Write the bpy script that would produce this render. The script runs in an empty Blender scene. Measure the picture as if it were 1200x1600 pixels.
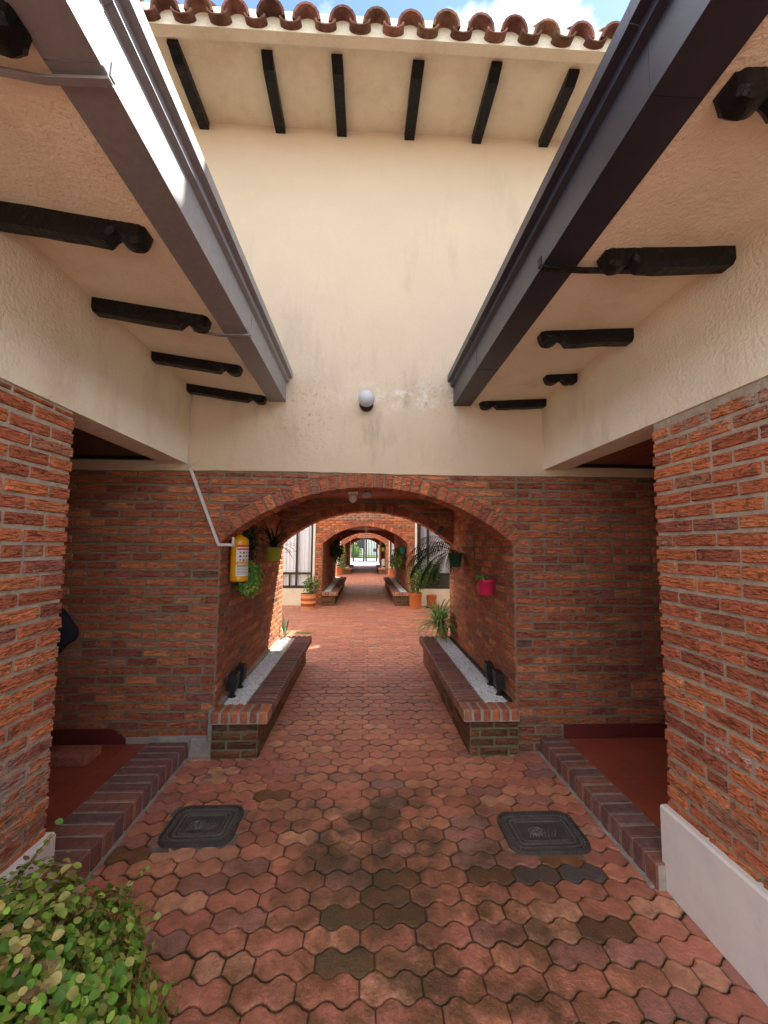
import bpy, math, random
from mathutils import Vector, Matrix, noise
R = math.radians
rnd = random.Random(11)
S = bpy.context.scene
COL = S.collection

# ------------------------------------------------------------------ camera
cam_d = bpy.data.cameras.new('camera'); cam = bpy.data.objects.new('camera', cam_d); COL.objects.link(cam)
S.camera = cam
cam_d.sensor_fit = 'VERTICAL'; cam_d.sensor_height = 36; cam_d.lens = 651.7 / 1600 * 36
cam_d.clip_start = .02; cam_d.clip_end = 600
YAW, PITCH, ROLL = .0454, .0815, .0083
fw = Vector((math.sin(YAW) * math.cos(PITCH), math.cos(YAW) * math.cos(PITCH), math.sin(PITCH)))
rt = Vector((math.cos(YAW), -math.sin(YAW), 0)); up = rt.cross(fw)
r2 = rt * math.cos(ROLL) + up * math.sin(ROLL); u2 = up * math.cos(ROLL) - rt * math.sin(ROLL)
M = Matrix((r2, u2, -fw)).transposed().to_4x4(); M.translation = (0, 0, 1.6)
cam.matrix_world = M

# ------------------------------------------------------------------ light
SUN = Vector((.75, .48, 1.0)).normalized()           # towards the sun
sun_el = math.asin(SUN.z); sun_az = math.atan2(SUN.x, SUN.y)
W = bpy.data.worlds.new('World'); S.world = W; W.use_nodes = True
wn = W.node_tree.nodes; wl = W.node_tree.links
bg = wn['Background']; bg.inputs['Strength'].default_value = .15
sky = wn.new('ShaderNodeTexSky'); sky.sky_type = 'NISHITA'; sky.sun_disc = False
sky.sun_elevation = sun_el; sky.sun_rotation = sun_az; sky.altitude = 2600; sky.dust_density = .6
tc = wn.new('ShaderNodeTexCoord')
nz = wn.new('ShaderNodeTexNoise'); nz.inputs['Scale'].default_value = 3.1; nz.inputs['Detail'].default_value = 7
nz.inputs['Roughness'].default_value = .55
mp = wn.new('ShaderNodeMapping'); mp.inputs['Scale'].default_value = (1, 1, 1.6); mp.inputs['Location'].default_value = (.35, .1, .4)
cr = wn.new('ShaderNodeValToRGB'); cr.color_ramp.elements[0].position = .43; cr.color_ramp.elements[1].position = .60
mx = wn.new('ShaderNodeMix'); mx.data_type = 'RGBA'; mx.inputs['B'].default_value = (8, 8.1, 8.3, 1)
wl.new(tc.outputs['Generated'], mp.inputs['Vector']); wl.new(mp.outputs[0], nz.inputs['Vector'])
wl.new(nz.outputs['Fac'], cr.inputs['Fac']); wl.new(cr.outputs['Color'], mx.inputs['Factor'])
wl.new(sky.outputs[0], mx.inputs['A']); wl.new(mx.outputs['Result'], bg.inputs['Color'])
sd = bpy.data.lights.new('sun', 'SUN'); sd.energy = 4.5; sd.angle = R(.6); sd.color = (1, .93, .82)
so = bpy.data.objects.new('sun', sd); COL.objects.link(so)
so.rotation_euler = SUN.to_track_quat('Z', 'Y').to_euler()
S.view_settings.view_transform = 'Standard'; S.view_settings.look = 'None'
S.view_settings.exposure = 1.66; S.view_settings.gamma = 1
S.render.engine = 'CYCLES'
try:
    S.cycles.max_bounces = 10; S.cycles.diffuse_bounces = 6
except Exception: pass

# ------------------------------------------------------------------ mesh helper
class MB:
    def __init__(s): s.v = []; s.f = []; s.m = []; s.c = []; s.mats = []; s.sm = []
    def mi(s, mat):
        if mat not in s.mats: s.mats.append(mat)
        return s.mats.index(mat)
    def add(s, vs, fs, mat, col=(1, 1, 1), smooth=False):
        b = len(s.v); s.v.extend([tuple(p) for p in vs]); s.c.extend([tuple(col) + (1,)] * len(vs))
        k = s.mi(mat)
        for f in fs: s.f.append(tuple(b + i for i in f)); s.m.append(k); s.sm.append(smooth)
    def build(s, name, parent=None):
        me = bpy.data.meshes.new(name)
        o = parent.location if parent else Vector((0, 0, 0))
        if parent and parent.parent: o = o + parent.parent.location
        me.from_pydata([(x - o.x, y - o.y, z - o.z) for x, y, z in s.v], [], s.f)
        for mt in s.mats: me.materials.append(mt)
        me.polygons.foreach_set('material_index', s.m)
        me.polygons.foreach_set('use_smooth', s.sm)
        at = me.color_attributes.new('col', 'FLOAT_COLOR', 'POINT')
        at.data.foreach_set('color', [q for c in s.c for q in c])
        me.update()
        ob = bpy.data.objects.new(name, me); COL.objects.link(ob)
        if parent: ob.parent = parent
        return ob
    # ---- shapes
    def box(s, a, b, mat, col=(1, 1, 1)):
        x0, y0, z0 = a; x1, y1, z1 = b
        s.add([(x0, y0, z0), (x1, y0, z0), (x1, y1, z0), (x0, y1, z0), (x0, y0, z1), (x1, y0, z1), (x1, y1, z1), (x0, y1, z1)],
              [(0, 3, 2, 1), (4, 5, 6, 7), (0, 1, 5, 4), (1, 2, 6, 5), (2, 3, 7, 6), (3, 0, 4, 7)], mat, col)
    def cbox(s, C, bev, mat, col=(1, 1, 1), jit=0.0):
        # chamfered hexahedron; C: 8 corners indexed ix + 2*iy + 4*iz
        C = [Vector(c) + Vector((rnd.uniform(-jit, jit), rnd.uniform(-jit, jit), rnd.uniform(-jit, jit))) for c in C]
        L = [((C[1] - C[0]).length + (C[3] - C[2]).length) / 2, ((C[2] - C[0]).length + (C[3] - C[1]).length) / 2,
             ((C[4] - C[0]).length + (C[7] - C[3]).length) / 2]
        e = [min(.45, bev / max(l, 1e-4)) for l in L]
        def tri(u, v, w):
            return ((C[0] * (1 - u) + C[1] * u) * (1 - v) + (C[2] * (1 - u) + C[3] * u) * v) * (1 - w) + \
                   ((C[4] * (1 - u) + C[5] * u) * (1 - v) + (C[6] * (1 - u) + C[7] * u) * v) * w
        vs = []; ix = {}
        for a in range(3):
            for c in range(8):
                b = [(c >> k) & 1 for k in range(3)]
                p = [float(b[k]) if k == a else (e[k] if b[k] == 0 else 1 - e[k]) for k in range(3)]
                ix[(a, c)] = len(vs); vs.append(tri(*p))
        fs = []
        for a in range(3):
            k1, k2 = (a + 1) % 3, (a + 2) % 3
            for sd_ in (0, 1):
                q = [(0, 0), (1, 0), (1, 1), (0, 1)]
                f = [ix[(a, (sd_ << a) | (i << k1) | (j << k2))] for i, j in q]
                fs.append(tuple(f if sd_ else f[::-1]))
            for i in (0, 1):
                for j in (0, 1):
                    c0 = (i << k1) | (j << k2); c1 = c0 | (1 << a)
                    f = [ix[(k1, c0)], ix[(k1, c1)], ix[(k2, c1)], ix[(k2, c0)]]
                    fs.append(tuple(f if (i + j) % 2 else f[::-1]))
        for c in range(8): fs.append((ix[(0, c)], ix[(1, c)], ix[(2, c)]))
        s.add(vs, fs, mat, col)
    def rb(s, a, b, bev, mat, col=(1, 1, 1), jit=0.0):
        (x0, y0, z0), (x1, y1, z1) = a, b
        s.cbox([(x1 if i & 1 else x0, y1 if i & 2 else y0, z1 if i & 4 else z0) for i in range(8)], bev, mat, col, jit)
    def tube(s, path, r, mat, n=8, col=(1, 1, 1), cap=True):
        P = [Vector(p) for p in path]; rs = r if isinstance(r, (list, tuple)) else [r] * len(P)
        vs = []; fs = []; ref = Vector((.13, .21, 1)).normalized()
        for i, p in enumerate(P):
            t = (P[min(i + 1, len(P) - 1)] - P[max(i - 1, 0)]).normalized()
            a = t.cross(ref)
            if a.length < .05: a = t.cross(Vector((1, 0, 0)))
            a.normalize(); b = t.cross(a)
            for k in range(n):
                an = 2 * math.pi * k / n; vs.append(p + (a * math.cos(an) + b * math.sin(an)) * rs[i])
        for i in range(len(P) - 1):
            for k in range(n):
                k2 = (k + 1) % n; fs.append((i * n + k, i * n + k2, (i + 1) * n + k2, (i + 1) * n + k))
        if cap: fs.append(tuple(range(n))[::-1]); fs.append(tuple((len(P) - 1) * n + k for k in range(n)))
        s.add(vs, fs, mat, col, True)
    def lathe(s, prof, c, mat, n=28, col=(1, 1, 1), smooth=True, ax='z', sx=1, sy=1):
        vs = []; fs = []
        for (r, h) in prof:
            for k in range(n):
                a = 2 * math.pi * k / n; x, y = r * math.cos(a) * sx, r * math.sin(a) * sy
                vs.append((c[0] + x, c[1] + y, c[2] + h) if ax == 'z' else
                          ((c[0] + x, c[1] + h, c[2] + y) if ax == 'y' else (c[0] + h, c[1] + x, c[2] + y)))
        for i in range(len(prof) - 1):
            for k in range(n):
                k2 = (k + 1) % n; fs.append((i * n + k, i * n + k2, (i + 1) * n + k2, (i + 1) * n + k))
        s.add(vs, fs, mat, col, smooth)
    def prism(s, poly, axis, a, b, mat, col=(1, 1, 1)):
        # poly in the two other axes (cyclic order x,y,z without axis)
        def P3(p, t):
            q = list(p); q.insert('xyz'.index(axis), t); return tuple(q)
        n = len(poly); vs = [P3(p, a) for p in poly] + [P3(p, b) for p in poly]
        fs = [tuple(range(n)), tuple(range(2 * n - 1, n - 1, -1))] + [(i, i + n, (i + 1) % n + n, (i + 1) % n) for i in range(n)]
        s.add(vs, fs, mat, col)
    def blade(s, p, d, L, w, droop, mat, col=(1, 1, 1), n=7, fold=.25, tip=True):
        p = Vector(p); d = Vector(d).normalized(); vs = []; fs = []
        side = d.cross(Vector((0, 0, 1)))
        if side.length < .05: side = Vector((1, 0, 0))
        side.normalize()
        for i in range(n + 1):
            t = i / n; ww = w * (math.sin(math.pi * min(1, .18 + .82 * t)) ** .7 if tip else 1) * .5
            if i == n: ww = .0004
            nrm = side.cross(d).normalized()
            vs += [p - side * ww + nrm * ww * fold, p.copy(), p + side * ww + nrm * ww * fold]
            p = p + d * (L / n)
            d = (d + Vector((0, 0, -droop / n))).normalized()
        for i in range(n):
            a = 3 * i; fs += [(a, a + 1, a + 4, a + 3), (a + 1, a + 2, a + 5, a + 4)]
        s.add(vs, fs, mat, col, True)
    def leaf(s, p, nrm, d, L, w, mat, col=(1, 1, 1), cup=.15):
        nrm = Vector(nrm).normalized(); d = Vector(d); d = (d - nrm * d.dot(nrm))
        if d.length < .01: d = nrm.orthogonal()
        d.normalize(); sdv = nrm.cross(d); p = Vector(p)
        q = [(0, 0), (.25, .40), (.55, .5), (.85, .32), (1, 0), (.85, -.32), (.55, -.5), (.25, -.40)]
        vs = [p + d * (a * L) + sdv * (b * w) + nrm * (cup * w * abs(b) * 2 - .1 * L * a * a) for a, b in q] + [p + d * L * .5]
        s.add(vs, [(8, i, (i + 1) % 8) for i in range(8)], mat, col, True)

def tag(o, label=None, cat=None, group=None, kind=None):
    if label: o['label'] = label
    if cat: o['category'] = cat
    if group: o['group'] = group
    if kind: o['kind'] = kind
    return o
def thing(name, label, cat, loc, group=None):
    o = bpy.data.objects.new(name, None); COL.objects.link(o); o.location = Vector(loc); o.empty_display_size = .1
    return tag(o, label, cat, group)
def nrand(a, b): return rnd.uniform(a, b)

# ------------------------------------------------------------------ materials
def mat(name, color=(.5, .5, .5), rough=.8, attr=False, var=.0, vscale=8, bump=0, bscale=40, stretch=(1, 1, 1), metal=0, detail=4, bump2=0, b2scale=200, spec=.5, stain=None, fissure=None):
    m = bpy.data.materials.new(name); m.use_nodes = True; nt = m.node_tree; N = nt.nodes; L = nt.links
    b = N['Principled BSDF']; b.inputs['Roughness'].default_value = rough; b.inputs['Metallic'].default_value = metal
    b.inputs['Specular IOR Level'].default_value = spec
    tcn = N.new('ShaderNodeTexCoord'); mpn = N.new('ShaderNodeMapping'); mpn.inputs['Scale'].default_value = stretch
    geo = N.new('ShaderNodeNewGeometry'); L.new(geo.outputs['Position'], mpn.inputs['Vector'])
    if attr:
        a = N.new('ShaderNodeVertexColor'); a.layer_name = 'col'; src = a.outputs['Color']
    else:
        a = N.new('ShaderNodeRGB'); a.outputs[0].default_value = (*color, 1); src = a.outputs[0]
    if var:
        nn = N.new('ShaderNodeTexNoise'); nn.inputs['Scale'].default_value = vscale; nn.inputs['Detail'].default_value = 6
        nn.inputs['Roughness'].default_value = .65
        L.new(mpn.outputs[0], nn.inputs['Vector'])
        mr = N.new('ShaderNodeMapRange'); mr.inputs['From Min'].default_value = .3; mr.inputs['From Max'].default_value = .7
        mr.inputs['To Min'].default_value = 1 - var; mr.inputs['To Max'].default_value = 1 + var
        L.new(nn.outputs['Fac'], mr.inputs['Value'])
        mu = N.new('ShaderNodeVectorMath'); mu.operation = 'SCALE'
        L.new(src, mu.inputs[0]); L.new(mr.outputs[0], mu.inputs['Scale']); src = mu.outputs[0]
    if stain:
        for st_ in stain:
            (scol, scale, lo, hi, amt, box) = st_[:6]
            n2 = N.new('ShaderNodeTexNoise'); n2.inputs['Scale'].default_value = scale; n2.inputs['Detail'].default_value = 8
            n2.inputs['Roughness'].default_value = .7
            mp2 = N.new('ShaderNodeMapping'); mp2.inputs['Scale'].default_value = st_[6] if len(st_) > 6 else (1, 1, 1)
            L.new(geo.outputs['Position'], mp2.inputs['Vector']); L.new(mp2.outputs[0], n2.inputs['Vector'])
            r = N.new('ShaderNodeMapRange'); r.inputs['From Min'].default_value = lo; r.inputs['From Max'].default_value = hi
            r.inputs['To Max'].default_value = amt
            L.new(n2.outputs['Fac'], r.inputs['Value']); fac = r.outputs[0]
            if box:   # stain patch centre and radii (world)
                (cx, cy, cz), (rx, ry, rz) = box
                v1 = N.new('ShaderNodeVectorMath'); v1.operation = 'SUBTRACT'; v1.inputs[1].default_value = (cx, cy, cz)
                v2 = N.new('ShaderNodeVectorMath'); v2.operation = 'DIVIDE'; v2.inputs[1].default_value = (rx, ry, rz)
                v3 = N.new('ShaderNodeVectorMath'); v3.operation = 'LENGTH'
                L.new(geo.outputs['Position'], v1.inputs[0]); L.new(v1.outputs[0], v2.inputs[0]); L.new(v2.outputs[0], v3.inputs[0])
                r3 = N.new('ShaderNodeMapRange'); r3.inputs['From Min'].default_value = 1; r3.inputs['From Max'].default_value = .35
                L.new(v3.outputs['Value'], r3.inputs['Value'])
                mm = N.new('ShaderNodeMath'); mm.operation = 'MULTIPLY'; L.new(fac, mm.inputs[0]); L.new(r3.outputs[0], mm.inputs[1]); fac = mm.outputs[0]
            mx_ = N.new('ShaderNodeMix'); mx_.data_type = 'RGBA'; mx_.inputs['B'].default_value = (*scol, 1)
            L.new(src, mx_.inputs['A']); L.new(fac, mx_.inputs['Factor']); src = mx_.outputs['Result']
    fis = None
    if fissure:      # combed, torn clay face: crack shade and dirt darkened into the colour
        fsc, fst, famt = fissure
        m5 = N.new('ShaderNodeMapping'); m5.inputs['Scale'].default_value = fst
        L.new(geo.outputs['Position'], m5.inputs['Vector'])
        n5 = N.new('ShaderNodeTexNoise'); n5.inputs['Scale'].default_value = fsc; n5.inputs['Detail'].default_value = 3
        n5.inputs['Distortion'].default_value = .7; L.new(m5.outputs[0], n5.inputs['Vector'])
        s5 = N.new('ShaderNodeMath'); s5.operation = 'SUBTRACT'; s5.inputs[1].default_value = .5; L.new(n5.outputs['Fac'], s5.inputs[0])
        a5 = N.new('ShaderNodeMath'); a5.operation = 'ABSOLUTE'; L.new(s5.outputs[0], a5.inputs[0])
        r5 = N.new('ShaderNodeMapRange'); r5.inputs['From Min'].default_value = .0; r5.inputs['From Max'].default_value = .028
        r5.inputs['To Min'].default_value = 0; r5.inputs['To Max'].default_value = 1; L.new(a5.outputs[0], r5.inputs['Value'])
        fis = r5.outputs[0]
        r6 = N.new('ShaderNodeMapRange'); r6.inputs['To Min'].default_value = famt; r6.inputs['To Max'].default_value = 1.0; L.new(fis, r6.inputs['Value'])
        v6 = N.new('ShaderNodeVectorMath'); v6.operation = 'SCALE'; L.new(src, v6.inputs[0]); L.new(r6.outputs[0], v6.inputs['Scale']); src = v6.outputs[0]
    L.new(src, b.inputs['Base Color'])
    if bump:
        n3 = N.new('ShaderNodeTexNoise'); n3.inputs['Scale'].default_value = bscale; n3.inputs['Detail'].default_value = detail
        n3.inputs['Distortion'].default_value = .4
        L.new(mpn.outputs[0], n3.inputs['Vector'])
        bp = N.new('ShaderNodeBump'); bp.inputs['Strength'].default_value = 1; bp.inputs['Distance'].default_value = bump
        L.new(n3.outputs['Fac'], bp.inputs['Height'])
        if bump2:
            n4 = N.new('ShaderNodeTexNoise'); n4.inputs['Scale'].default_value = b2scale; n4.inputs['Detail'].default_value = 3
            L.new(geo.outputs['Position'], n4.inputs['Vector'])
            bp2 = N.new('ShaderNodeBump'); bp2.inputs['Distance'].default_value = bump2
            L.new(n4.outputs['Fac'], bp2.inputs['Height']); L.new(bp.outputs[0], bp2.inputs['Normal']); bp = bp2
        if fis:
            bp3 = N.new('ShaderNodeBump'); bp3.inputs['Distance'].default_value = .004
            L.new(fis, bp3.inputs['Height']); L.new(bp.outputs[0], bp3.inputs['Normal']); bp = bp3
        L.new(bp.outputs[0], b.inputs['Normal'])
    return m

BR = mat('rough_brick', attr=True, rough=.92, var=.22, vscale=26, stretch=(.8, .8, 2.6), bump=.012, bscale=38, detail=7, bump2=.004, b2scale=150, spec=.22,
         fissure=(20, (.55, .55, 3.4), .46), stain=[((.44, .39, .31), 30, .62, .78, .45, None),
                ((.38, .345, .29), 14, .40, .56, .9, ((1.46, 1.62, 2.22), (.3, .55, .17))),
                ((.36, .33, .28), 12, .44, .58, .7, ((-1.41, 1.8, .55), (.3, .5, .3))),
                ((.78, .75, .70), 26, .47, .56, .85, ((1.46, 1.66, .79), (.3, .13, .05)))])
BRS = mat('smooth_brick', attr=True, rough=.78, var=.3, vscale=30, bump=.004, bscale=60, detail=6, spec=.35, stain=[((.10, .105, .05), 9, .56, .70, .5, None)])
MO = mat('mortar', (.40, .35, .27), .95, var=.25, vscale=14, bump=.006, bscale=70, spec=.2)
MOF = mat('wall_mortar', (.24, .185, .125), .95, var=.3, vscale=14, bump=.006, bscale=70, spec=.2)
MOD = mat('mossy_mortar', (.17, .16, .09), .95, var=.3, vscale=14, bump=.006, bscale=70, spec=.2)
PL = mat('cream_plaster', (.84, .79, .62), .88, var=.05, vscale=3, bump=.007, bscale=60, detail=5, bump2=.002, b2scale=180, spec=.25, stain=[((.55, .43, .28), 3, .5, .75, .5, None, (1, 1, .35)), ((.40, .33, .24), 16, .66, .74, .5, None)])
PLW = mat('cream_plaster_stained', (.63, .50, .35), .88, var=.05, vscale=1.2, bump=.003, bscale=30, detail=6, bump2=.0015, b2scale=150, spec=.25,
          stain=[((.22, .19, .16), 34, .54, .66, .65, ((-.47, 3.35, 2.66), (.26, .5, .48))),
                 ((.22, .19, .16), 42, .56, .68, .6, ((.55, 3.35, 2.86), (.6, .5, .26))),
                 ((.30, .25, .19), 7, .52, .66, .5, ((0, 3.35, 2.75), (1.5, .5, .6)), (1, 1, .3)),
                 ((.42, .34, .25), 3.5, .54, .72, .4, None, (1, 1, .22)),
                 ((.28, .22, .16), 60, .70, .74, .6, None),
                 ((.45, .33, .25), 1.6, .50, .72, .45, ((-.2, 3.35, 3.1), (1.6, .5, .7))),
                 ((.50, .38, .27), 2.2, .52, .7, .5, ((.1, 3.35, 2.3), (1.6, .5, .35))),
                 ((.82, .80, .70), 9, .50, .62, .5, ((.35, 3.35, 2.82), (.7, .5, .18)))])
WP = mat('white_plinth', (.84, .80, .74), .8, var=.07, vscale=6, bump=.002, bscale=30)
BW = mat('black_beam', (.003, .003, .004), .42, var=.5, vscale=20, bump=.012, bscale=26, detail=6, spec=.3,
         stain=[((.30, .24, .17), 30, .68, .72, .8, None)])
GUL = mat('gutter_lit_tone', (.27, .275, .29), .42, var=.12, vscale=30, bump=.0008, bscale=12, metal=.35, stain=[((.35, .34, .34), 40, .62, .75, .4, None)])  # left copy of one gutter metal, lightened to stand in for its light
GUR = mat('gutter_shaded_tone', (.034, .035, .052), .35, var=.15, vscale=12, bump=.0008, bscale=12, metal=.3, stain=[((.3, .3, .33), 60, .70, .76, .5, None)])  # right copy of the same metal, darkened to stand in for shade
TILE = mat('clay_tile', attr=True, rough=.95, var=.5, vscale=16, bump=.006, bscale=30, spec=.15, stain=[((.07, .05, .045), 12, .52, .7, .7, None)])
WOOD = mat('ceiling_wood', attr=True, rough=.45, var=.3, vscale=6, stretch=(1, 12, 1), bump=.001, bscale=40)
PAV = mat('clay_paver', attr=True, rough=.5, var=.22, vscale=24, bump=.006, bscale=70, detail=6, bump2=.002, b2scale=260, spec=.4,
          stain=[((.19, .085, .03), 8, .42, .60, .8, ((.15, 1.85, 0), (1.5, 1.3, .3))),
                 ((.060, .043, .022), 3.0, .43, .56, .85, ((.15, 2.45, 0), (1.1, .75, .3))),
                 ((.075, .05, .022), 3.4, .45, .58, .75, ((.42, 1.72, 0), (.95, .75, .3))),
                 ((.07, .055, .035), 5, .52, .64, .6, ((-.6, 2.9, 0), (.8, .8, .3))),
                 ((.12, .10, .07), 5, .58, .68, .6, None),
                 ((.50, .38, .30), 60, .72, .76, .6, None)])
JOI = mat('joint_grit', (.085, .07, .05), .95, var=.5, vscale=9, bump=.006, bscale=90, spec=.2, stain=[((.05, .055, .018), 7, .5, .6, .6, None)])
REDF = mat('red_floor', (.33, .075, .04), .42, var=.2, vscale=4, bump=.0008, bscale=20)
REDS = mat('red_skirting', (.13, .022, .018), .45, var=.1, vscale=5)
CONC = mat('concrete', (.33, .30, .25), .9, var=.25, vscale=9, bump=.005, bscale=40)
CONC2 = mat('dark_concrete', (.15, .125, .10), .9, var=.3, vscale=12, bump=.005, bscale=50)
IRON2 = mat('cast_iron_worn', (.135, .12, .105), .42, var=.35, vscale=40, bump=.001, bscale=120)
IRON = mat('cast_iron', (.07, .062, .055), .55, var=.4, vscale=30, bump=.002, bscale=120, metal=0, stain=[((.09, .05, .03), 22, .55, .7, .5, None)])
BLK = mat('black_plastic', (.012, .012, .013), .45)
FRM = mat('window_frame_dark', (.022, .022, .026), .4)
WHT = mat('white_paint', (.78, .74, .66), .6, var=.05, vscale=8)
DUCT = mat('white_duct', (.66, .62, .57), .5)
PEB = mat('white_pebble', attr=True, rough=.85, bump=.0)
CUR = mat('curtain_cloth', (.80, .87, .95), .9)
CURG = mat('curtain_grey', (.42, .42, .47), .9)
DARK = mat('dark_room', (.03, .028, .028), .9)
TER = mat('terracotta', (.62, .21, .07), .75, var=.12, vscale=12, bump=.001, bscale=60)
TERS = mat('terracotta_band', attr=True, rough=.75, var=.1, vscale=12)
LIME = mat('lime_plastic', (.36, .42, .03), .4)
TEAL = mat('teal_plastic', (.01, .16, .13), .4)
MAG = mat('magenta_plastic', (.65, .02, .09), .4)
YEL = mat('yellow_paint', (.80, .36, .01), .28, spec=.6)
PAPER = mat('label_paper', (.70, .68, .62), .6)
REDP = mat('label_red', (.55, .04, .03), .6)
INK = mat('label_ink', (.06, .06, .06), .6)
BRASS = mat('valve_metal', (.35, .28, .15), .35, metal=.9)
SOIL = mat('soil', (.05, .03, .02), .95, bump=.01, bscale=60)
CLOTH = mat('black_cloth', (.012, .013, .02), .85, bump=.004, bscale=25)
SHOE = mat('orange_rubber', (.70, .12, .05), .6)
GLB = mat('lamp_globe', (.50, .49, .50), .25, var=.05, vscale=20)
IVO = mat('ivory_plastic', (.85, .80, .68), .5)
def leafmat(name, rough=.5):
    m = mat(name, attr=True, rough=rough, var=.25, vscale=30, spec=.4)
    nt = m.node_tree; b = nt.nodes['Principled BSDF']; out = nt.nodes['Material Output']
    tr = nt.nodes.new('ShaderNodeBsdfTranslucent'); ad = nt.nodes.new('ShaderNodeMixShader'); ad.inputs[0].default_value = .3
    src = b.inputs['Base Color'].links[0].from_socket
    nt.links.new(src, tr.inputs['Color']); nt.links.new(b.outputs[0], ad.inputs[1]); nt.links.new(tr.outputs[0], ad.inputs[2])
    nt.links.new(ad.outputs[0], out.inputs['Surface']); return m
LEAF = leafmat('leaf')
STEM = mat('stem', (.10, .06, .03), .8)
def glassmat():
    m = bpy.data.materials.new('window_glass'); m.use_nodes = True; nt = m.node_tree
    for n in list(nt.nodes):
        if n.type != 'OUTPUT_MATERIAL': nt.nodes.remove(n)
    out = [n for n in nt.nodes if n.type == 'OUTPUT_MATERIAL'][0]
    t = nt.nodes.new('ShaderNodeBsdfTransparent'); t.inputs[0].default_value = (.98, .985, .98, 1)
    g = nt.nodes.new('ShaderNodeBsdfGlossy'); g.inputs['Roughness'].default_value = .03
    fr = nt.nodes.new('ShaderNodeFresnel'); fr.inputs[0].default_value = 1.5
    mxs = nt.nodes.new('ShaderNodeMixShader')
    nt.nodes.remove(fr); mxs.inputs[0].default_value = .07; nt.links.new(t.outputs[0], mxs.inputs[1]); nt.links.new(g.outputs[0], mxs.inputs[2])
    nt.links.new(mxs.outputs[0], out.inputs['Surface']); return m
GLASS = glassmat()

PAL = [((.60, .20, .085), 5), ((.52, .165, .08), 7), ((.45, .14, .07), 6), ((.38, .12, .075), 4), ((.37, .14, .095), 1.3), ((.64, .235, .105), 1.8), ((.22, .11, .075), .15), ((.44, .19, .11), .8)]
PALW = [w for _, w in PAL]
def brickcol(k=1.0, warm=0):
    c = rnd.choices([p for p, _ in PAL], PALW)[0]; f = nrand(.85, 1.15) * k
    return (c[0] * f, c[1] * f * (1 + warm), c[2] * f)

# ------------------------------------------------------------------ brick masonry
CO = .0668; BH = .0555; BL = .226
def brick_patch(mb, O, U, N, q, res, prot, rough, col, m=BR):
    # q: (u0b,u1b,u0t,u1t,z0,z1)
    u0b, u1b, u0t, u1t, z0, z1 = q
    nu, nv = res; vs = []; fs = []
    seed = Vector((nrand(0, 100), nrand(0, 100), nrand(0, 100)))
    W_ = max(.02, (u1b - u0b + u1t - u0t) / 2); eu = min(.3, .006 / W_); ev = min(.3, .006 / (z1 - z0))
    us = [0, eu] + [eu + (1 - 2 * eu) * i / (nu - 2) for i in range(1, nu - 2)] + [1 - eu, 1]
    vs_ = [0, ev] + [ev + (1 - 2 * ev) * i / (nv - 2) for i in range(1, nv - 2)] + [1 - ev, 1]
    tilt = nrand(-.0015, .0015)
    for j, v in enumerate(vs_):
        for i, u in enumerate(us):
            uu = (u0b * (1 - v) + u0t * v) * (1 - u) + (u1b * (1 - v) + u1t * v) * u; z = z0 + (z1 - z0) * v
            edge = i in (0, len(us) - 1) or j in (0, len(vs_) - 1)
            n1 = noise.noise(seed + Vector((uu * 34, z * 85, 0))) ; n2 = noise.noise(seed + Vector((uu * 11, z * 11, 5)))
            if rough > .003:
                n1 = 1.1 - 3.2 * abs(noise.noise(seed + Vector((uu * 22 + 3 * n2, z * 105 + 1.2 * n2, 7)))) ; n1 = max(-1.2, -n1) * .9
            h = -.006 if edge else prot + rough * (n1 * .8 + n2 * .5) + tilt * (u - .5)
            z += .0045 * noise.noise(Vector((uu * 2.2, round(z0 / CO) * .8, 2.5))) if rough > .001 else 0
            if edge:
                uu += .0025 * n2 * (1 if rough > .001 else .4); z += .0022 * noise.noise(seed + Vector((uu * 25, 3, z * 30)))
            p = O + U * uu + N * h; vs.append((p.x, p.y, z))
    c = len(us)
    flip = U.cross(Vector((0, 0, 1))).dot(N) < 0
    for j in range(len(vs_) - 1):
        for i in range(c - 1):
            f = (j * c + i, j * c + i + 1, (j + 1) * c + i + 1, (j + 1) * c + i); fs.append(f[::-1] if flip else f)
    mb.add(vs, fs, m, col, rough < .0015)
def masonry(mb, O, U, N, z0, z1, ivf, res=(6, 4), prot=.008, rough=.0012, *_a, **_k):
    _masonry(mb, O, U, N, z0, z1, ivf, res, prot, rough, *_a, **_k)
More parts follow.
